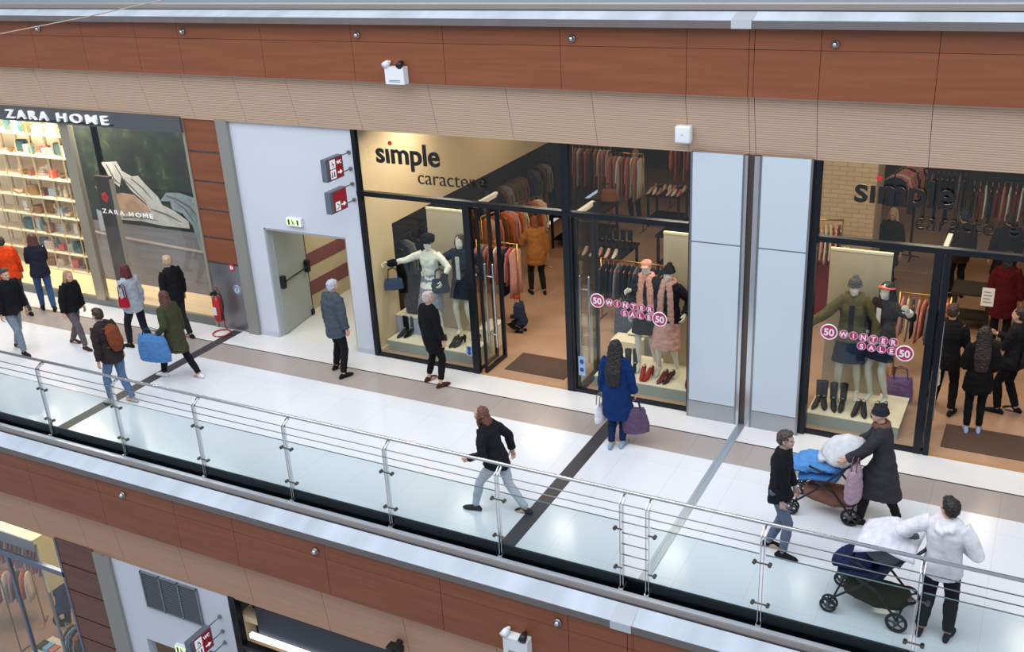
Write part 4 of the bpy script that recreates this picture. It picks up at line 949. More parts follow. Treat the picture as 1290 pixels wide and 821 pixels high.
# tables and shoes
blk_t = mat('table_black', (26, 22, 22), .25); shoe_tpl = None
def table(x, y, sx, sy, h, lab, m=None):
    t = thing('display_table', lab, 'table', (x, y, 0)); m = m or blk_t
    b = BM(); box(b, -sx / 2, sx / 2, -sy / 2, sy / 2, h - .05, h, .005); obj('tabletop', b, m, t)
    for a in (-1, 1):
        for c in (-1, 1):
            b = BM(); box(b, a * (sx / 2 - .05) - .025, a * (sx / 2 - .05) + .025, c * (sy / 2 - .05) - .025, c * (sy / 2 - .05) + .025, 0, h - .05); obj('leg', b, m, t)
    b = BM(); box(b, -sx / 2 + .05, sx / 2 - .05, -sy / 2 + .05, sy / 2 - .05, .2, .23); obj('shelf', b, m, t)
table(-9.35, 7.1, 1.1, 1.5, .80, 'long black display table under the upper window bar of the left shop')
table(-7.75, 4.6, .9, 1.3, .78, 'black shoe table in the middle of the left shop aisle')
table(-8.0, 8.9, .85, .7, .80, 'black table topped with pale shoes at the back right of the left shop')
table(-6.3, 6.3, 1.6, 1.4, .85, 'large black display table behind the peach shawl mannequin')
table(-.95, 4.9, .65, .65, .75, 'olive black cloth-covered cube table in the right shop', mat('table_olive', (46, 40, 28), .6))
def pump(col_, heel, lab, x, y, z, ang, group=None, boot=False, scale=1.0):
    t = thing('shoe', lab, 'shoe', (x, y, z), ang, group); m = fab(*col_, rough=.35); t.scale = (scale,) * 3
    b = BM()
    ps = [(0, -.10, heel + .03), (0, -.07, heel + .035), (0, -.01, heel * .6 + .03), (0, .06, .028), (0, .12, .022), (0, .15, .014)]
    tube(b, ps, [(.022, .030), (.032, .036), (.034, .028), (.038, .026), (.030, .020), (.012, .010)], 12, ref=(1, 0, 0)); obj('upper', b, m, t, True)
    b = BM(); tube(b, [(0, -.10, 0), (0, -.105, heel + .02)], [.010 if heel > .05 else .024, .024], 10, caps=('flat', 'flat')); obj('heel', b, m, t)
    if boot:
        b = BM(); tube(b, [(0, -.07, heel + .04), (0, -.075, heel + .15), (0, -.08, heel + .24)], [.042, .045, .05], 12, caps=('round', 'flat')); obj('shaft', b, m, t, True)
    b = BM(); ell(b, (0, -.05, heel + .062), (.02, .035, .006)); obj('insole', b, fab(210, 190, 160), t)
S_RED = (150, 36, 28)
pts = [(-5.42, .50, S_RED, .09, 0, 'left shoe of the red court pair below the peach shawl mannequin'), (-5.32, .50, S_RED, .09, 0, 'right shoe of the red court pair below the peach shawl mannequin'),
       (-5.08, .50, (110, 26, 24), .07, 0, 'dark red heeled shoe below the black-hatted mannequin, left of the pair'), (-4.98, .52, (50, 18, 18), .07, 0, 'nearly black heeled shoe below the black-hatted mannequin, right of pair'),
       (-4.66, .50, S_RED, .07, 0, 'single red shoe at the right end of the window platform'), (-5.74, .62, (24, 22, 24), .05, 1, 'black ankle boot beside the blue-coated woman, left of the pair'), (-5.63, .66, (24, 22, 24), .05, 1, 'black ankle boot beside the blue-coated woman, right of the pair'),
       (-10.08, .55, (20, 18, 20), .05, 1, 'black boot at the left end of the left window platform, left of the pair'), (-9.96, .6, (20, 18, 20), .05, 1, 'black boot at the left end of the left window platform, right of the pair'),
       (-9.25, .5, (22, 20, 22), .04, 0, 'black flat shoe behind the woman in the black dress'), (-8.98, .52, (34, 24, 24), .07, 0, 'dark brown shoe in the left window, left of the pair'), (-8.88, .55, (34, 24, 24), .07, 0, 'dark brown shoe in the left window, right of the pair'), (-8.66, .8, (90, 50, 50), .05, 0, 'wine red shoe next to the first black post'),
       (-2.66, .55, (22, 20, 22), .06, 1, 'black boot at the left end of the right window platform, left of the pair'), (-2.56, .57, (22, 20, 22), .06, 1, 'black boot at the left end of the right window platform, right of the pair'),
       (-2.42, .56, (24, 22, 22), .06, 1, 'black wedge boot under the olive coat mannequin, left of the pair'), (-2.30, .58, (24, 22, 22), .06, 1, 'black wedge boot under the olive coat mannequin, right of the pair'),
       (-2.08, .52, (22, 20, 22), .09, 0, 'black court shoe in the middle of the right window, left of the pair'), (-1.98, .53, (22, 20, 22), .09, 0, 'black court shoe in the middle of the right window, right of the pair'),
       (-1.82, .60, (22, 20, 22), .07, 0, 'black shoe at the right end of the right window platform, left of the pair'), (-1.71, .62, (22, 20, 22), .07, 0, 'black shoe at the right end of the right window platform, right of the pair')]
for x, y, c, h, bt, lab in pts: pump(c, h, lab, x, y, .2, PI + random.uniform(-.3, .3), None, bool(bt), 1.2)
SC = [((222, 180, 160), 'pale pink'), ((220, 210, 196), 'cream'), ((196, 130, 110), 'coral'), ((40, 34, 34), 'black')]
for i in range(7):
    for j in range(2):
        c, cn = SC[(i + j * 2) % 4]; pump(c, .07, '%s shoe on back black table, %s from left in the %s row' % (cn, ORD[i], ('front', 'back')[j]), -8.36 + i * .12, 8.68 + j * .32, .80, PI + random.uniform(-.2, .2), 'shoes on the back shoe table')
for i in range(6):
    c, cn = ((20, 18, 20), 'black'); pump(c, .05, 'tall black boot on the middle aisle table, %s from the left' % ORD[i], -8.12 + i * .15, 4.85, .78, PI + .2, 'boots on the aisle table', True, 1.15)
for i in range(5):
    pump(SC[i % 3][0], .08, '%s shoe at the front of the middle aisle table, %s from the left' % (SC[i % 3][1], ORD[i]), -8.08 + i * .16, 4.25, .78, PI, 'shoes on the aisle table')

def bag(lab, x, y, z, ang, c, w=.3, h=.26, d=.12, cat='handbag', group=None, hand=.18, soft=True, tilt=0.0, nm='handbag'):
    t = thing(nm, lab, cat, (x, y, z), ang, group)
    if tilt: t.rotation_euler = (0, tilt, ang)
    b = BM(); tube(b, [(0, 0, 0.01), (0, 0, h * .3), (0, 0, h * .8), (0, 0, h)], [(w * .48, d * .5), (w * .5, d * .52), (w * .44, d * .42), (w * .40, d * .22)], 16, ref=(1, 0, 0), caps=('flat', 'flat'))
    me = vox(b, .012, 1, .008, 12, x); obj('bag_body', me, fab(*c), t)
    b = BM()
    for yy in (-.03, .03): tube(b, [(-w * .25, yy, h * .92), (-w * .2, yy, h + hand * .8), (0, yy, h + hand), (w * .2, yy, h + hand * .8), (w * .25, yy, h * .92)], .009, 8)
    obj('handle', b, fab(*[int(q * .6) for q in c]), t, True)
    return t
def hold(wr, k): 
    return wr[k]
w = wr10[1]; bag('purple handbag hanging from the right hand of the blue-coated woman', w.x + .04, w.y - .02, w.z - .62, .3, (92, 72, 100), .40, .40, .16, hand=.16, tilt=-.12)
w = wr10[0]; bag('white carrier bag held in the left hand of the blue-coated woman', w.x - .02, w.y, w.z - .52, R90 - .3, (226, 224, 232), .28, .32, .1, 'shopping bag', hand=.14, nm='shopping_bag')
w = wr6[0]; bag('large blue shopping bag carried by the woman in the olive coat', w.x - .1, w.y - .05, .42, .15, (78, 124, 178), .66, .48, .24, 'shopping bag', hand=.12, nm='shopping_bag')
bag('small red handbag worn by the woman in light grey', -14.68, -1.60, .92, .2, (160, 26, 44), .24, .2, .1, hand=.25)
bag('blue grey handbag hanging from the outstretched mannequin arm', -10.12, .45, 1.12, .6, (72, 86, 108), .36, .22, .1, hand=.2)
bag('black handbag standing on the pedestal behind the black dress', -9.98, .80, .55, .1, (24, 22, 26), .32, .22, .12, hand=.18)
bag('dark navy bag held by the pinstriped mannequin', -9.25, .62, 1.1, .5, (40, 48, 66), .34, .28, .1, hand=.18)
bag('red handbag on the display shelf beside the brick pillar', -3.35, 4.72, 1.25, .2, (132, 24, 34), .34, .24, .12, hand=.15)
bag('brown wicker bag under the pink garments at the back', -9.0, 7.7, .82, .2, (150, 96, 52), .4, .3, .2, hand=.12)
bag('grey carrier bag hung low behind the peach shawl mannequin', -6.45, 2.4, .02, .2, (86, 96, 112), .5, .55, .12, 'shopping bag', hand=.14, nm='shopping_bag')
bag('furry black shoulder bag of the woman beside the entrance mat', .12, 1.62, .82, .4, (38, 34, 36), .34, .3, .16, hand=.2)
bag('white carrier bag carried into the shop by the man in black', -1.16, 1.2, .5, .2, (230, 214, 190), .26, .3, .1, 'shopping bag', hand=.12, nm='shopping_bag')
bag('light purple tote bag behind the coral headband mannequin', -1.62, 1.5, .02, .2, (150, 118, 168), .42, .42, .14, 'shopping bag', hand=.15, nm='shopping_bag')
bag('peach paper bag behind the coral headband mannequin', -1.98, 1.62, .02, .1, (226, 160, 130), .40, .5, .16, 'shopping bag', hand=.12, nm='shopping_bag')
# pedestals, stool
def plinth(x, y, z, sx, sy, h, lab, m):
    t = thing('display_plinth', lab, 'plinth', (x, y, z)); b = BM(); box(b, -sx / 2, sx / 2, -sy / 2, sy / 2, 0, h - .02, .006); obj('body', b, m, t)
    b = BM(); box(b, -sx / 2 - .01, sx / 2 + .01, -sy / 2 - .01, sy / 2 + .01, h - .02, h); obj('top', b, plat_top, t)
plinth(-9.96, .82, .2, .62, .34, .35, 'pale lilac grey plinth under the black handbag', mat('plinth_lilac', (160, 166, 190), .5))
plinth(-5.75, 1.8, 0, .7, .5, .45, 'grey plinth behind the peach shawl mannequin legs', mat('plinth_grey', (150, 156, 156), .5))
plinth(-7.75, 1.6, 0, .01, .01, .01, 'x', plat_face) if False else None
plinth(-3.35, 4.72, 0, .5, .4, 1.25, 'tall dark red plinth beside the brick pillar under a handbag', mat('plinth_red', (110, 24, 34), .5))
plinth(-8.55, 1.1, 0, .26, .5, .42, 'small cream plinth beside the open left door leaf', plat_top)
plinth(-6.05, 1.45, 0, .5, .34, .4, 'small cream plinth behind the open right door leaf', plat_top)
st = thing('stool', 'dark wooden stool just behind the second black post', 'stool', (-7.55, 3.4, 0))
b = BM(); box(b, -.2, .2, -.2, .2, .66, .72, .01); obj('seat', b, blk_t, st)
for a in (-1, 1):
    for c in (-1, 1): b = BM(); tube(b, [(a * .2, c * .2, 0), (a * .15, c * .15, .66)], .018, 8); obj('leg', b, mat('stool_wood', (126, 66, 40), .4), st)
bag('black leather bag lying on the dark wooden stool', -7.55, 3.4, .73, .3, (20, 20, 22), .42, .3, .2, hand=.12)
sn = thing('price_stand', 'white printed price card on a stand in front of the dark cube table', 'price card', (-.62, 2.9, 0))
b = BM(); cyl(b, (0, 0, 0), (0, 0, 1.2), .008, 8); cyl(b, (0, 0, 0), (0, 0, .015), .13); obj('stand', b, black_metal, sn)
b = BM(); box(b, -.09, .09, -.006, .006, 1.2, 1.5); obj('card', b, mat('card_white', (226, 220, 214), .5), sn)
b = BM()
for k in range(4): box(b, -.06, .06 - .02 * (k % 2), -.008, -.006, 1.26 + k * .055, 1.275 + k * .055)
obj('printed_lines', b, mat('card_print', (120, 110, 108), .5), sn)

# ---------------- homeware rack in the left shop
rk = thing('shelf_rack', 'tall champagne metal display rack filled with homeware in the left window', 'display rack', (-21.6, .95, .17))
b = BM(); NX = 9; DX = .48; RZ = [0.02, .42, .84, 1.26, 1.68, 2.12, 2.62, 3.1]
rm = mat('rack_champagne', (196, 178, 146), .35, .6)
for i in range(NX):
    for yy in (0, .42): pb = BM(); box(pb, i * DX - .012, i * DX + .012, yy - .012, yy + .012, 0, 3.3); obj('post', pb, rm, rk)
for k, z in enumerate(RZ):
    pb = BM(); box(pb, -.01, (NX - 1) * DX + .01, -.015, .435, z - .012, z + .012); obj('shelf', pb, mat('shelf_cream', (226, 206, 174), .4), rk)
b.free()
tmpl = {}
def tpl(kind, c):
    if (kind, c) in tmpl: return tmpl[(kind, c)]
    b = BM(); m = mat('ware_%d_%d_%d' % c, c, .4, var=.12, scale=12)
    if kind == 'vase': lathe(b, [(.03, 0), (.06, .04), (.065, .12), (.03, .2), (.022, .24), (.035, .26)], 16)
    elif kind == 'box': box(b, -.09, .09, -.08, .08, 0, .16, .008); box(b, -.093, .093, -.083, .083, .13, .165, .004)
    elif kind == 'bowl': lathe(b, [(.03, 0), (.035, .01), (.08, .05), (.1, .09), (.092, .09), (.07, .05), (.01, .02)], 20)
    elif kind == 'candle holder': lathe(b, [(.05, 0), (.05, .012), (.012, .03), (.012, .14), (.04, .15), (.03, .16), (.03, .24)], 16)
    elif kind == 'basket': lathe(b, [(.08, 0), (.10, .05), (.105, .14), (.11, .15), (.1, .15), (.09, .02)], 18)
    elif kind == 'cushion': box(b, -.13, .13, -.06, .06, 0, .24, .05)
    elif kind == 'picture frame': box(b, -.09, .09, -.01, .01, 0, .24); box(b, -.1, .1, -.014, -.004, 0, .02); box(b, -.1, .1, -.014, -.004, .23, .25)
    elif kind == 'folded towel':
        for q in range(3): box(b, -.11, .11, -.08, .08, q * .055, q * .055 + .05, .02)
    me = me_from(b, kind, kind not in ('box', 'picture frame')); me.materials.append(m); tmpl[(kind, c)] = me
    return me
KC = [('vase', (214, 196, 176), 'cream'), ('box', (170, 190, 210), 'pale blue'), ('cushion', (150, 110, 60), 'ochre'), ('bowl', (220, 190, 160), 'peach'), ('candle holder', (226, 190, 120), 'gold'), ('basket', (140, 96, 52), 'brown wicker'), ('picture frame', (230, 226, 220), 'white'),
      ('folded towel', (206, 214, 218), 'light grey'), ('vase', (60, 120, 130), 'teal'), ('cushion', (58, 96, 104), 'dark teal'), ('box', (196, 80, 76), 'coral red'), ('folded towel', (226, 206, 190), 'blush'), ('bowl', (120, 92, 44), 'dark olive'), ('candle holder', (236, 232, 224), 'white'), ('box', (120, 74, 58), 'rust brown')]
ROWN = ['bottom', 'second lowest', 'third lowest', 'fourth lowest', 'fourth highest', 'third highest', 'second highest', 'top']
idx = 0
for k, z in enumerate(RZ[:8]):
    for i in range(2, NX - 1):
        for q in range(2):
            kd, c, cn = KC[(idx * 7 + k * 3 + q * 5) % len(KC)]; idx += 1
            sc = random.uniform(.9, 1.25)
            o = bpy.data.objects.new(kd.replace(' ', '_'), tpl(kd, c)); C.objects.link(o)
            o.location = (-21.6 + i * DX + .13 + q * .23, 1.05 + random.uniform(0, .18), .17 + z + .012); o.scale = (sc * .95, sc * .9, min(sc, 1.2)); o.rotation_euler = (0, 0, random.uniform(-.3, .3))
            tag(o, '%s %s on the %s rack shelf, %s from the right' % (cn, kd, ROWN[k], ORD[(NX - 2 - i) * 2 + (1 - q)]), 'homeware', 'homeware on the champagne display rack')
b = BM(); box(b, -17.62, -17.42, .9, 1.4, .17, 4.06); struct('wall_rack_side', b, _m['warm_white'])

# ---------------- railing
rl = thing('railing', 'stainless steel and glass railing along the walkway edge', 'railing', (-8, -4.32, 0))
PX = [-18.6, -16.95, -15.31, -13.68, -12.04, -10.41, -8.78, -7.13, -5.48, -3.85, -3.53, -2.21, -.6, 1.03, 2.66]
YP = -4.32
for i, x in enumerate(PX):
    x = x + 8
    b = BM()
    for dx in (-.018, .018): 
        box(b, x + dx - .004, x + dx + .004, -.022, .022, -.10, 1.06)
        prism(b, [(-.022, 1.06), (.09, 1.125), (.108, 1.105), (.022, 1.04)], x + dx - .004, x + dx + .004)
    box(b, x - .03, x + .03, -.05, .07, -.12, -.09); box(b, x - .02, x + .02, -.07, .05, -.30, -.09)
    obj('post', b, steel_l, rl)
    b = BM(); cyl(b, (x, .1, 1.10), (x, .12, 1.15), .012, 8); box(b, x - .006, x + .006, .085, .135, 1.08, 1.13); obj('handrail_bracket', b, steel, rl)
    sides = (-1, 1)
    if abs(PX[i] + 3.85) < .01: sides = (-1,)
    if abs(PX[i] + 3.53) < .01: sides = (1,)
    for z in (.70, .16):
        b = BM(); cyl(b, (x + min(sides + (0,)) * .085, .0, z), (x + max(sides + (0,)) * .085, .0, z), .010, 8)
        for s_ in sides: cyl(b, (x + s_ * .085, -.022, z), (x + s_ * .085, .025, z), .022, 14)
        obj('glass_clamp', b, mat('clamp_bronze', (104, 98, 92), .35, .8), rl)
x0, x1 = PX[0] + 8, PX[-1] + 8
b = BM(); cyl(b, (x0 - 2, .125, 1.14), (x1 + 1, .125, 1.14), .022, 16); obj('handrail', b, steel_l, rl, True)
for z in (1.045, .93):
    b = BM(); cyl(b, (x0 - 2, -.0, z), (x1 + 1, -.0, z), .007, 8); obj('wire_rail', b, steel, rl, True)
for z in (.81, .66, .51, .36, .21):
    b = BM(); cyl(b, (-3.85 + 8, 0, z), (-3.53 + 8, 0, z), .007, 8); obj('short_rung', b, steel, rl, True)
for i in range(len(PX) - 1):
    a, c = PX[i] + 8 + .035, PX[i + 1] + 8 - .035
    if c - a < .5: continue
    b = BM(); box(b, a, c, -.006, .006, -.26, .82); obj('glass_panel', b, glass_rail, rl)
    b = BM(); box(b, a, c, -.0065, .0065, .815, .823); obj('glass_edge', b, mat('glass_edge_green', (96, 120, 122), .2), rl)

# ---------------- pushchair by the man in white
def wheel(bm_t, bm_h, c, r, w=.03):
    tube(bm_t, [(c[0], c[1] + r * .86 * math.cos(a), c[2] + r * .86 * math.sin(a)) for a in [i * PI / 10 for i in range(20)]], [(w * .5, r * .14)] * 20, 10, ref=(1, 0, 0), closed=True)
    cyl(bm_h, (c[0] - w * .6, c[1], c[2]), (c[0] + w * .6, c[1], c[2]), r * .25, 14)
    for k in range(5):
        a = 2 * PI * k / 5; tube(bm_h, [c, (c[0], c[1] + r * .8 * math.cos(a), c[2] + r * .8 * math.sin(a))], r * .09, 6)
def pushchair(lab, loc, rz, canopy, seat, basket, blanket=None, hood=True):
    t = thing('pushchair', lab, 'pushchair', loc, rz)   # front is +Y
    fm = mat('pushchair_frame', (40, 40, 42), .35, .5)
    b = BM()
    for s_ in (-1, 1):
        tube(b, [(s_ * .26, .38, .17), (s_ * .25, .10, .42), (s_ * .25, -.22, .78), (s_ * .24, -.48, 1.05)], .014, 8)
        tube(b, [(s_ * .27, -.33, .15), (s_ * .25, -.1, .42), (s_ * .25, .12, .52)], .014, 8)
    tube(b, [(-.26, .36, .18), (.26, .36, .18)], .012, 8); tube(b, [(-.27, -.33, .15), (.27, -.33, .15)], .012, 8)
    obj('frame', b, fm, t, True)
    b = BM(); tube(b, [(-.24, -.48, 1.05), (-.2, -.52, 1.08), (.2, -.52, 1.08), (.24, -.48, 1.05)], .019, 10); obj('handlebar', b, black_plastic, t, True)
    for s_ in (-1, 1):
        for yy, r, two in ((.40, .095, True), (-.33, .12, False)):
            bt, bh = BM(), BM()
            if two:
                for d in (-.035, .035): wheel(bt, bh, (s_ * .26 + d, yy, r), r, .032)
            else: wheel(bt, bh, (s_ * .27, yy, r), r, .045)
            wo = obj('wheel', bt, rubber, t, True); obj('hub', bh, mat('hub_grey', (70, 72, 74), .4, .3), wo, True)
    b = BM(); tube(b, [(0, -.30, .26), (0, -.1, .23), (0, .22, .26)], [(.20, .10), (.22, .12), (.19, .09)], 16, ref=(1, 0, 0)); obj('basket', vox(b, .012, 1, .012, 12), fab(*basket), t)
    b = BM(); tube(b, [(0, .34, .46), (0, .20, .52), (0, -.08, .54), (0, -.24, .84)], [(.17, .05), (.20, .06), (.20, .07), (.18, .05)], 16, ref=(1, 0, 0)); obj('seat', vox(b, .012, 1, .006, 12), fab(*seat), t)
    b = BM(); tube(b, [(-.22, .05, .66), (-.2, .22, .70), (.2, .22, .70), (.22, .05, .66)], .016, 8); obj('bumper_bar', b, black_plastic, t, True)
    if hood:
        b = BM(); n = 9
        rows = []
        for i in range(n):
            a = math.radians(10 + 115 * i / (n - 1))
            rows.append([b.verts.new((.24 * math.cos(q), -.22 + (.36) * math.cos(a) * (.35 + .65 * math.sin(q)) , .78 + .34 * math.sin(a) * math.sin(q) + (.015 if i % 2 else 0))) for q in [PI * j / 12 for j in range(13)]])
        for i in range(n - 1):
            for j in range(12): b.faces.new((rows[i][j], rows[i][j + 1], rows[i + 1][j + 1], rows[i + 1][j]))
        o = obj('canopy', b, fab(*canopy), t, True); sm = o.modifiers.new('s', 'SOLIDIFY'); sm.thickness = .008
    if blanket:
        b = BM(); g = bmesh.ops.create_grid(b, x_segments=16, y_segments=16, size=.5)
        for v in b.verts:
            x, y = v.co.x * .66, v.co.y * .62
            zz = 1.135 - (.9 * max(0, abs(x) - .2)) - .25 * abs(y) * (1 if y < 0 else 1.5) + noise.noise(Vector((x * 5, y * 5, 2))) * .02
            v.co = Vector((x, y - .14, zz))
        o = obj('draped_blanket', b, fab(*blanket), t, True); sm = o.modifiers.new('s', 'SOLIDIFY'); sm.thickness = .01
    return t
pc = pushchair('dark pushchair with navy footmuff and pale blanket parked at the railing', (-1.12, -3.70, 0), R90 - .1, (96, 98, 106), (30, 40, 72), (40, 38, 22), (214, 214, 224))
b = BM(); tube(b, [(0, .40, .55), (0, .30, .60), (0, .06, .62)], [(.17, .06), (.20, .09), (.19, .08)], 16, ref=(1, 0, 0)); obj('footmuff', vox(b, .012, 1, .02, 12), fab(28, 38, 74), pc)
pr = pushchair('pram with pale grey hood and bright blue cover pushed towards the column', (-1.98, -1.9, 0), R90, (206, 208, 214), (70, 120, 180), (120, 84, 70), None)
b = BM(); tube(b, [(0, .46, .60), (0, .30, .66), (0, -.1, .70)], [(.18, .08), (.22, .12), (.20, .10)], 16, ref=(1, 0, 0)); obj('cover', vox(b, .012, 1, .02, 12), fab(84, 140, 200), pr)
b = BM(); tube(b, [(0, .1, .8), (0, -.15, .86)], [(.2, .06), (.19, .05)], 14, ref=(1, 0, 0)); obj('blanket', vox(b, .012, 1, .02, 12), fab(196, 198, 210), pr)
bag('dusty lilac shopping bag hanging from the pram handle', -1.62, -2.30, .50, R90, (168, 142, 158), .44, .42, .2, 'shopping bag', hand=.14, nm='shopping_bag')

# ---------------- lower storey fronts
YL = -4.5; ZF = -6.23
lp = thing('wood_clad_pillar', 'dark reddish wood panelled pillar on the lower storey at bottom left', 'pillar', (-13.6, YL, ZF))
zs = [ZF + .3, -5.7, -5.2, -4.68, -4.14, -3.68, -3.11, -2.57, -2.05]
b = BM(); box(b, -.46, .46, .02, .4, 0, 4.15); obj('core', b, grey_metal, lp)
dwm = wood('dark_wood_panel', (92, 54, 44), (110, 66, 52), 0, 1.1, .45)
for a, c in zip(zs, zs[1:]):
    b = BM(); box(b, -.46, .44, -.02, .02, a + .015 - ZF, c - .015 - ZF); obj('wood_panel', b, dwm, lp)
b = BM(); box(b, -13.16, -12.93, YL - .04, YL + .4, ZF, -2.1); box(b, -12.91, -12.76, YL - .06, YL + .4, ZF, -2.1); struct('wall_column_lower', b, _m['column_grey'])
b = BM(); box(b, -12.76, -12.35, YL, YL + .15, ZF, -2.1); box(b, -12.35, -10.25, YL, YL + .15, -3.62, -2.1); box(b, -10.9, -10.25, YL, YL + .15, ZF, -3.62); struct('wall_exit_lower', b, _m['exit_wall_white'])
b = BM(); box(b, -12.5, -10.8, YL + 1.2, YL + 1.3, ZF, -3.4); struct('wall_corridor_lower', b, mat('corridor_dark', (70, 66, 62), .7))
vg = thing('vent_grille', 'dark grey three-bay ventilation grille on the lower storey wall', 'vent', (-11.5, YL, -2.52))
for k in range(3):
    b = BM(); x = -.6 + k * .4
    box(b, x + .012, x + .388, -.01, .005, -.33, .33)
    obj('backing', b, mat('vent_dark', (62, 66, 74), .6), vg)
    b = BM()
    for q in range(16): prism(b, [(-.012, -.32 + q * .041), (-.03, -.335 + q * .041), (-.028, -.34 + q * .041), (-.010, -.325 + q * .041)], x + .012, x + .388)
    obj('louvres', b, mat('vent_louvre', (88, 92, 100), .5, .4), vg)
b = BM(); 
for x in (-.6, -.2, .2, .6): box(b, x - .012, x + .012, -.035, .005, -.35, .35)
box(b, -.61, .61, -.035, .005, .33, .35); box(b, -.61, .61, -.035, .005, -.35, -.33); obj('frame', b, mat('vent_frame', (130, 134, 142), .5, .4), vg)
# lower shop with the dark sign band
b = BM(); box(b, -10.25, -10.12, YL - .02, YL + .1, ZF, -2.1); box(b, -10.12, XR, YL - .02, YL + .1, -3.05, -2.98); lw = struct('window_6', b, fr)
b = BM(); box(b, -10.12, XR, YL + .0, YL + .01, ZF, -3.05); obj('glass', b, glass_shop, lw)
sb = thing('dark_sign_band', 'long dark slate sign band with white light strip at the bottom edge', 'sign band', (-10.1, YL, -2.88))
b = BM(); box(b, .3, 14, .06, .1, .14, .86); obj('panel', b, mat('slate_dark', (36, 40, 52), .35), sb)
b = BM(); box(b, 0, 14, .3, .34, -.1, .9); obj('backing', b, black_plastic, sb)
b = BM(); box(b, .15, 14, .0, .06, .08, .16); obj('light_strip', b, mat('strip_light', (236, 240, 255), .4, emit=(230, 236, 255), es=1.6), sb)
b = BM(); box(b, -10.1, XR, YL + 2.5, YL + 2.6, ZF, -2.5); struct('wall_back_lower_shop', b, cream)
b = BM(); box(b, -10.2, -10.1, YL + .1, YL + 2.6, ZF, -2.5); box(b, -10.1, XR, YL+.1, YL+2.6, -2.6, -2.5); struct('wall_side_lower_shop', b, cream)
# lower left clothing shop
b = BM(); box(b, XL, -14.06, YL - .03, YL + .04, -2.88, -2.78); box(b, -15.6, -15.54, YL - .02, YL + .04, ZF, -2.8); box(b, -17.2, -17.1, YL - .02, YL + .04, ZF, -2.8); box(b, -14.1, -14.05, YL - .03, YL + .05, ZF, -2.1); lw2 = struct('window_7', b, mat('frame_bluegrey', (110, 118, 136), .35, .5))
b = BM(); box(b, XL, -14.06, YL + .0, YL + .01, -2.78, -2.1); box(b, XL, -14.06, YL, YL + .01, ZF, -2.88); obj('glass', b, glass_shop, lw2)
b = BM(); box(b, XL, -14, 3.0, 3.1, ZF, -1.2); box(b, -14.1, -14.0, YL + .1, 3, ZF, -.7); struct('wall_lower_left', b, _m['warm_white'])
ds = thing('display_shelf', 'cream display shelf box with hanging pink garments at bottom left', 'display shelf', (-16.25, -4.25, ZF))
b = BM(); box(b, -2.2, 1.3, -.1, 1.0, 3.65, 3.75); box(b, 1.25, 1.3, -.05, 1.0, 2.6, 3.65); obj('shelf_top', b, mat('shelf_pale', (226, 214, 170), .5), ds)
b = BM(); box(b, -2.2, 1.3, -.13, -.1, 3.52, 3.75); obj('fascia', b, mat('shelf_bluegrey', (140, 140, 150), .4), ds)
for xx in (-2.1, 1.2): b = BM(); cyl(b, (xx, 0, 0), (xx, 0, 3.6), .03); obj('upright', b, steel, ds)
def rail_low(x, y, L, z, pal, n, where):
    rail(x, y, L, 0, z, pal, n, where, (226, 170, 130), steel, (0, 2))
    for o in list(bpy.context.scene.collection.objects)[-1:]: pass
n_before = len(C.objects)
LIL = (186, 150, 176); LBL = (150, 176, 206); PALN += [(LIL, 'lilac'), (LBL, 'light blue')]
rail(-17.3, -3.75, 2.1, 0, 3.25, [PINK, LIL, WHT, STR, LIL], 20, 'under the cream shelf box', (226, 170, 130), steel, (0, 2), free=True)
rail(-15.6, -3.75, 1.1, .1, 1.3, [OLV, LBL, BLKC, STR, OLV, LBL], 12, 'beside the lower pillar', (226, 200, 150), gold, (0, 2))
rail(-18.6, -3.6, 1.2, R90 * .4, 1.45, [STR, WHT, LIL, GREY], 10, 'in the bottom left corner', (226, 200, 150), gold, (0, 2))
for o in list(C.objects)[n_before:]:
    if o.parent is None: o.location.z += ZF
figure('headless-looking mannequin in a black skirt and blue striped jacket in the lower shop', (-16.6, -3.05, ZF), PI - .6, 1.7, True, mann=True, shoe=None, features=False, wear=(('skirt', (22, 22, 26), {'hem': .4}), ('jacket', (52, 62, 92), {'hem': .1}), ('hair', (24, 24, 28), {'style': 'medium'})))
tb = thing('display_table', 'cream topped low table of folded clothes in the lower shop', 'table', (-16.0, -3.85, ZF))
b = BM(); box(b, -.45, .45, -.3, .3, .5, .55, .005); obj('tabletop', b, plat_top, tb)
for a in (-1, 1):
    for c in (-1, 1): b = BM(); cyl(b, (a * .4, c * .25, 0), (a * .4, c * .25, .5), .015); obj('leg', b, steel, tb)
for i in range(5):
    b = BM(); kc = [OLV, LBL, STR, CRM, LIL][i]
    for q in range(3): box(b, -.07, .07, -.1, .1, q * .03, q * .03 + .027, .01)
    o = obj('folded_clothes', b, fab(*kc), loc=(-16.34 + i * .17, -3.85, ZF + .55)); tag(o, 'folded %s clothes on the low table, %s pile from the left' % (dict(PALN)[kc], ORD[i]), 'folded clothes', 'folded clothes on the lower table')

# thin cable crossing the void at top left
b = BM(); tube(b, [(-17.5, -3, 5.57), (-14.45, -3, 5.97), (-12.57, -3, 6.22), (-10.82, -3, 6.48), (-8, -3, 6.92)], .008, 8); o = obj('suspended_cable', b, mat('cable_pale', (170, 150, 140), .5), smooth=True)
tag(o, 'thin pale cable crossing the upper left corner in front of fascia', 'cable')

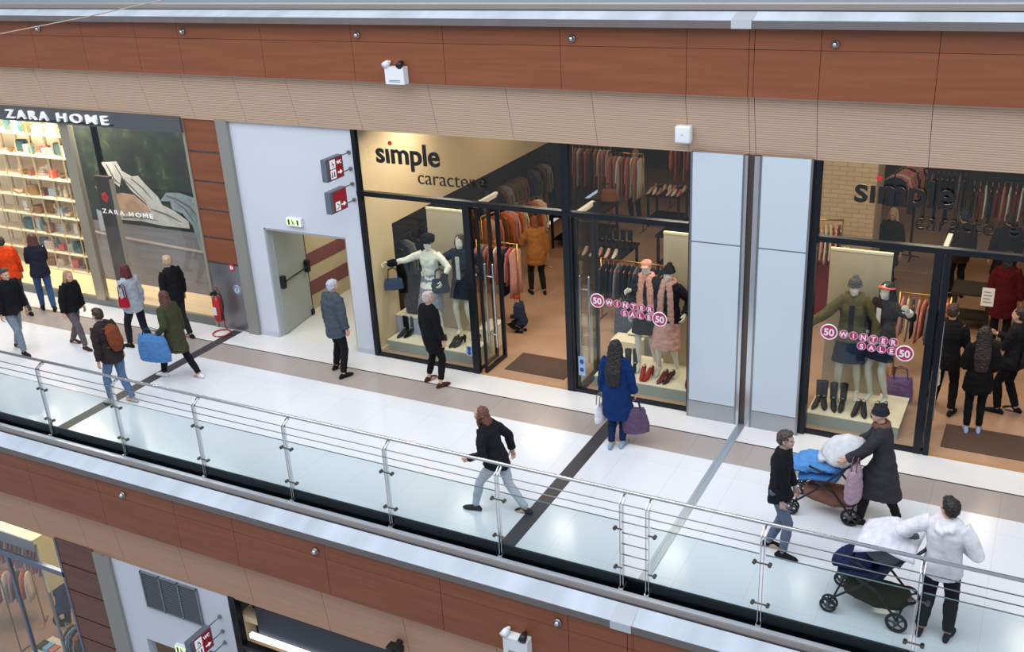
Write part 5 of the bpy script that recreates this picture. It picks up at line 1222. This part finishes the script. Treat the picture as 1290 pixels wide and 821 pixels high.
# ================================================================== LIGHT
w = bpy.data.worlds.new('World'); bpy.context.scene.world = w; w.use_nodes = True
bg = w.node_tree.nodes['Background']; bg.inputs['Color'].default_value = (.80, .88, 1.0, 1); bg.inputs['Strength'].default_value = .55
def area(nm, loc, size, power, color, rot=(0, 0, 0), size_y=None, spread=None):
    l = bpy.data.lights.new(nm, 'AREA'); l.energy = power; l.color = color; l.size = size
    if size_y: l.shape = 'RECTANGLE'; l.size_y = size_y
    if spread: l.spread = math.radians(spread)
    o = bpy.data.objects.new(nm, l); C.objects.link(o); o.location = loc; o.rotation_euler = rot; return o
area('skylight', (-7, -9, 14), 34, 3600, (.92, .96, 1.0), (math.radians(14), 0, 0), 12)
WARM = (1.0, .80, .58)
for x in (-9.6, -7.4, -5.2, -3.2, -1.4, .8): area('shop_ceiling_light', (x, 1.5, 4.05), .7, 40, (1, .87, .70))
for x in (-9.5, -6.5, -3.0, -.5): 
    for y in (4.8, 8.5): area('shop_ceiling_light', (x, y, 4.05), .8, 22 if y < 6 else 17, WARM)
for x in (-9.4, -5.3, -2.2): area('window_spot', (x, .25, 4.0), .3, 20, (1, .88, .7), (math.radians(25), 0, 0))
for x in (-21, -19.4, -18): area('homeware_and_fill_light', (x, .5, 3.95), .6, 110, (1, .84, .62), (math.radians(10), 0, 0))
area('homeware_and_fill_light', (-16.2, .3, 3.95), 3.0, 60, (1, .93, .85), size_y=.3)  # fill light added to brighten the poster, not a known fixture
area('homeware_and_fill_light', (-19, 3.5, 3.9), 2, 60, (1, .82, .6))
area('corridor_light', (-11.6, 2.2, 2.5), .8, 26, (1, .95, .85))
area('lower_shop_light', (-16.5, -2.9, -1.2), 2, 170, (1, .86, .68))
area('lower_shop_light', (-8.5, -3.2, -2.7), 1, 30, (1, .86, .68))

# ================================================================== CAMERA
cam = bpy.data.cameras.new('Camera'); cam.sensor_width = 36; cam.lens = 1299.92 / 1290 * 36
co = bpy.data.objects.new('Camera', cam); C.objects.link(co)
Rm = Matrix(((0.8857861651661387, -0.1381078187504485, 0.4430678277648459), (0.4612147126560785, 0.3681356476554589, -0.8073147674574438), (-0.051612580150935755, 0.9194576528178385, 0.38978682153822775)))
co.matrix_world = Matrix.Translation((0, -13.7, 7.6)) @ Rm.to_4x4()
sc = bpy.context.scene; sc.camera = co
sc.view_settings.view_transform = 'Standard'; sc.view_settings.look = 'None'; sc.view_settings.exposure = 0.0; sc.view_settings.gamma = 1
sc.view_settings.use_curve_mapping = False
sc.cycles.max_bounces = 8; sc.cycles.transparent_max_bounces = 16
for o in bpy.data.objects:
    if o.parent is None and o.type == 'EMPTY' and 'label' not in o: print('nolabel', o.name)
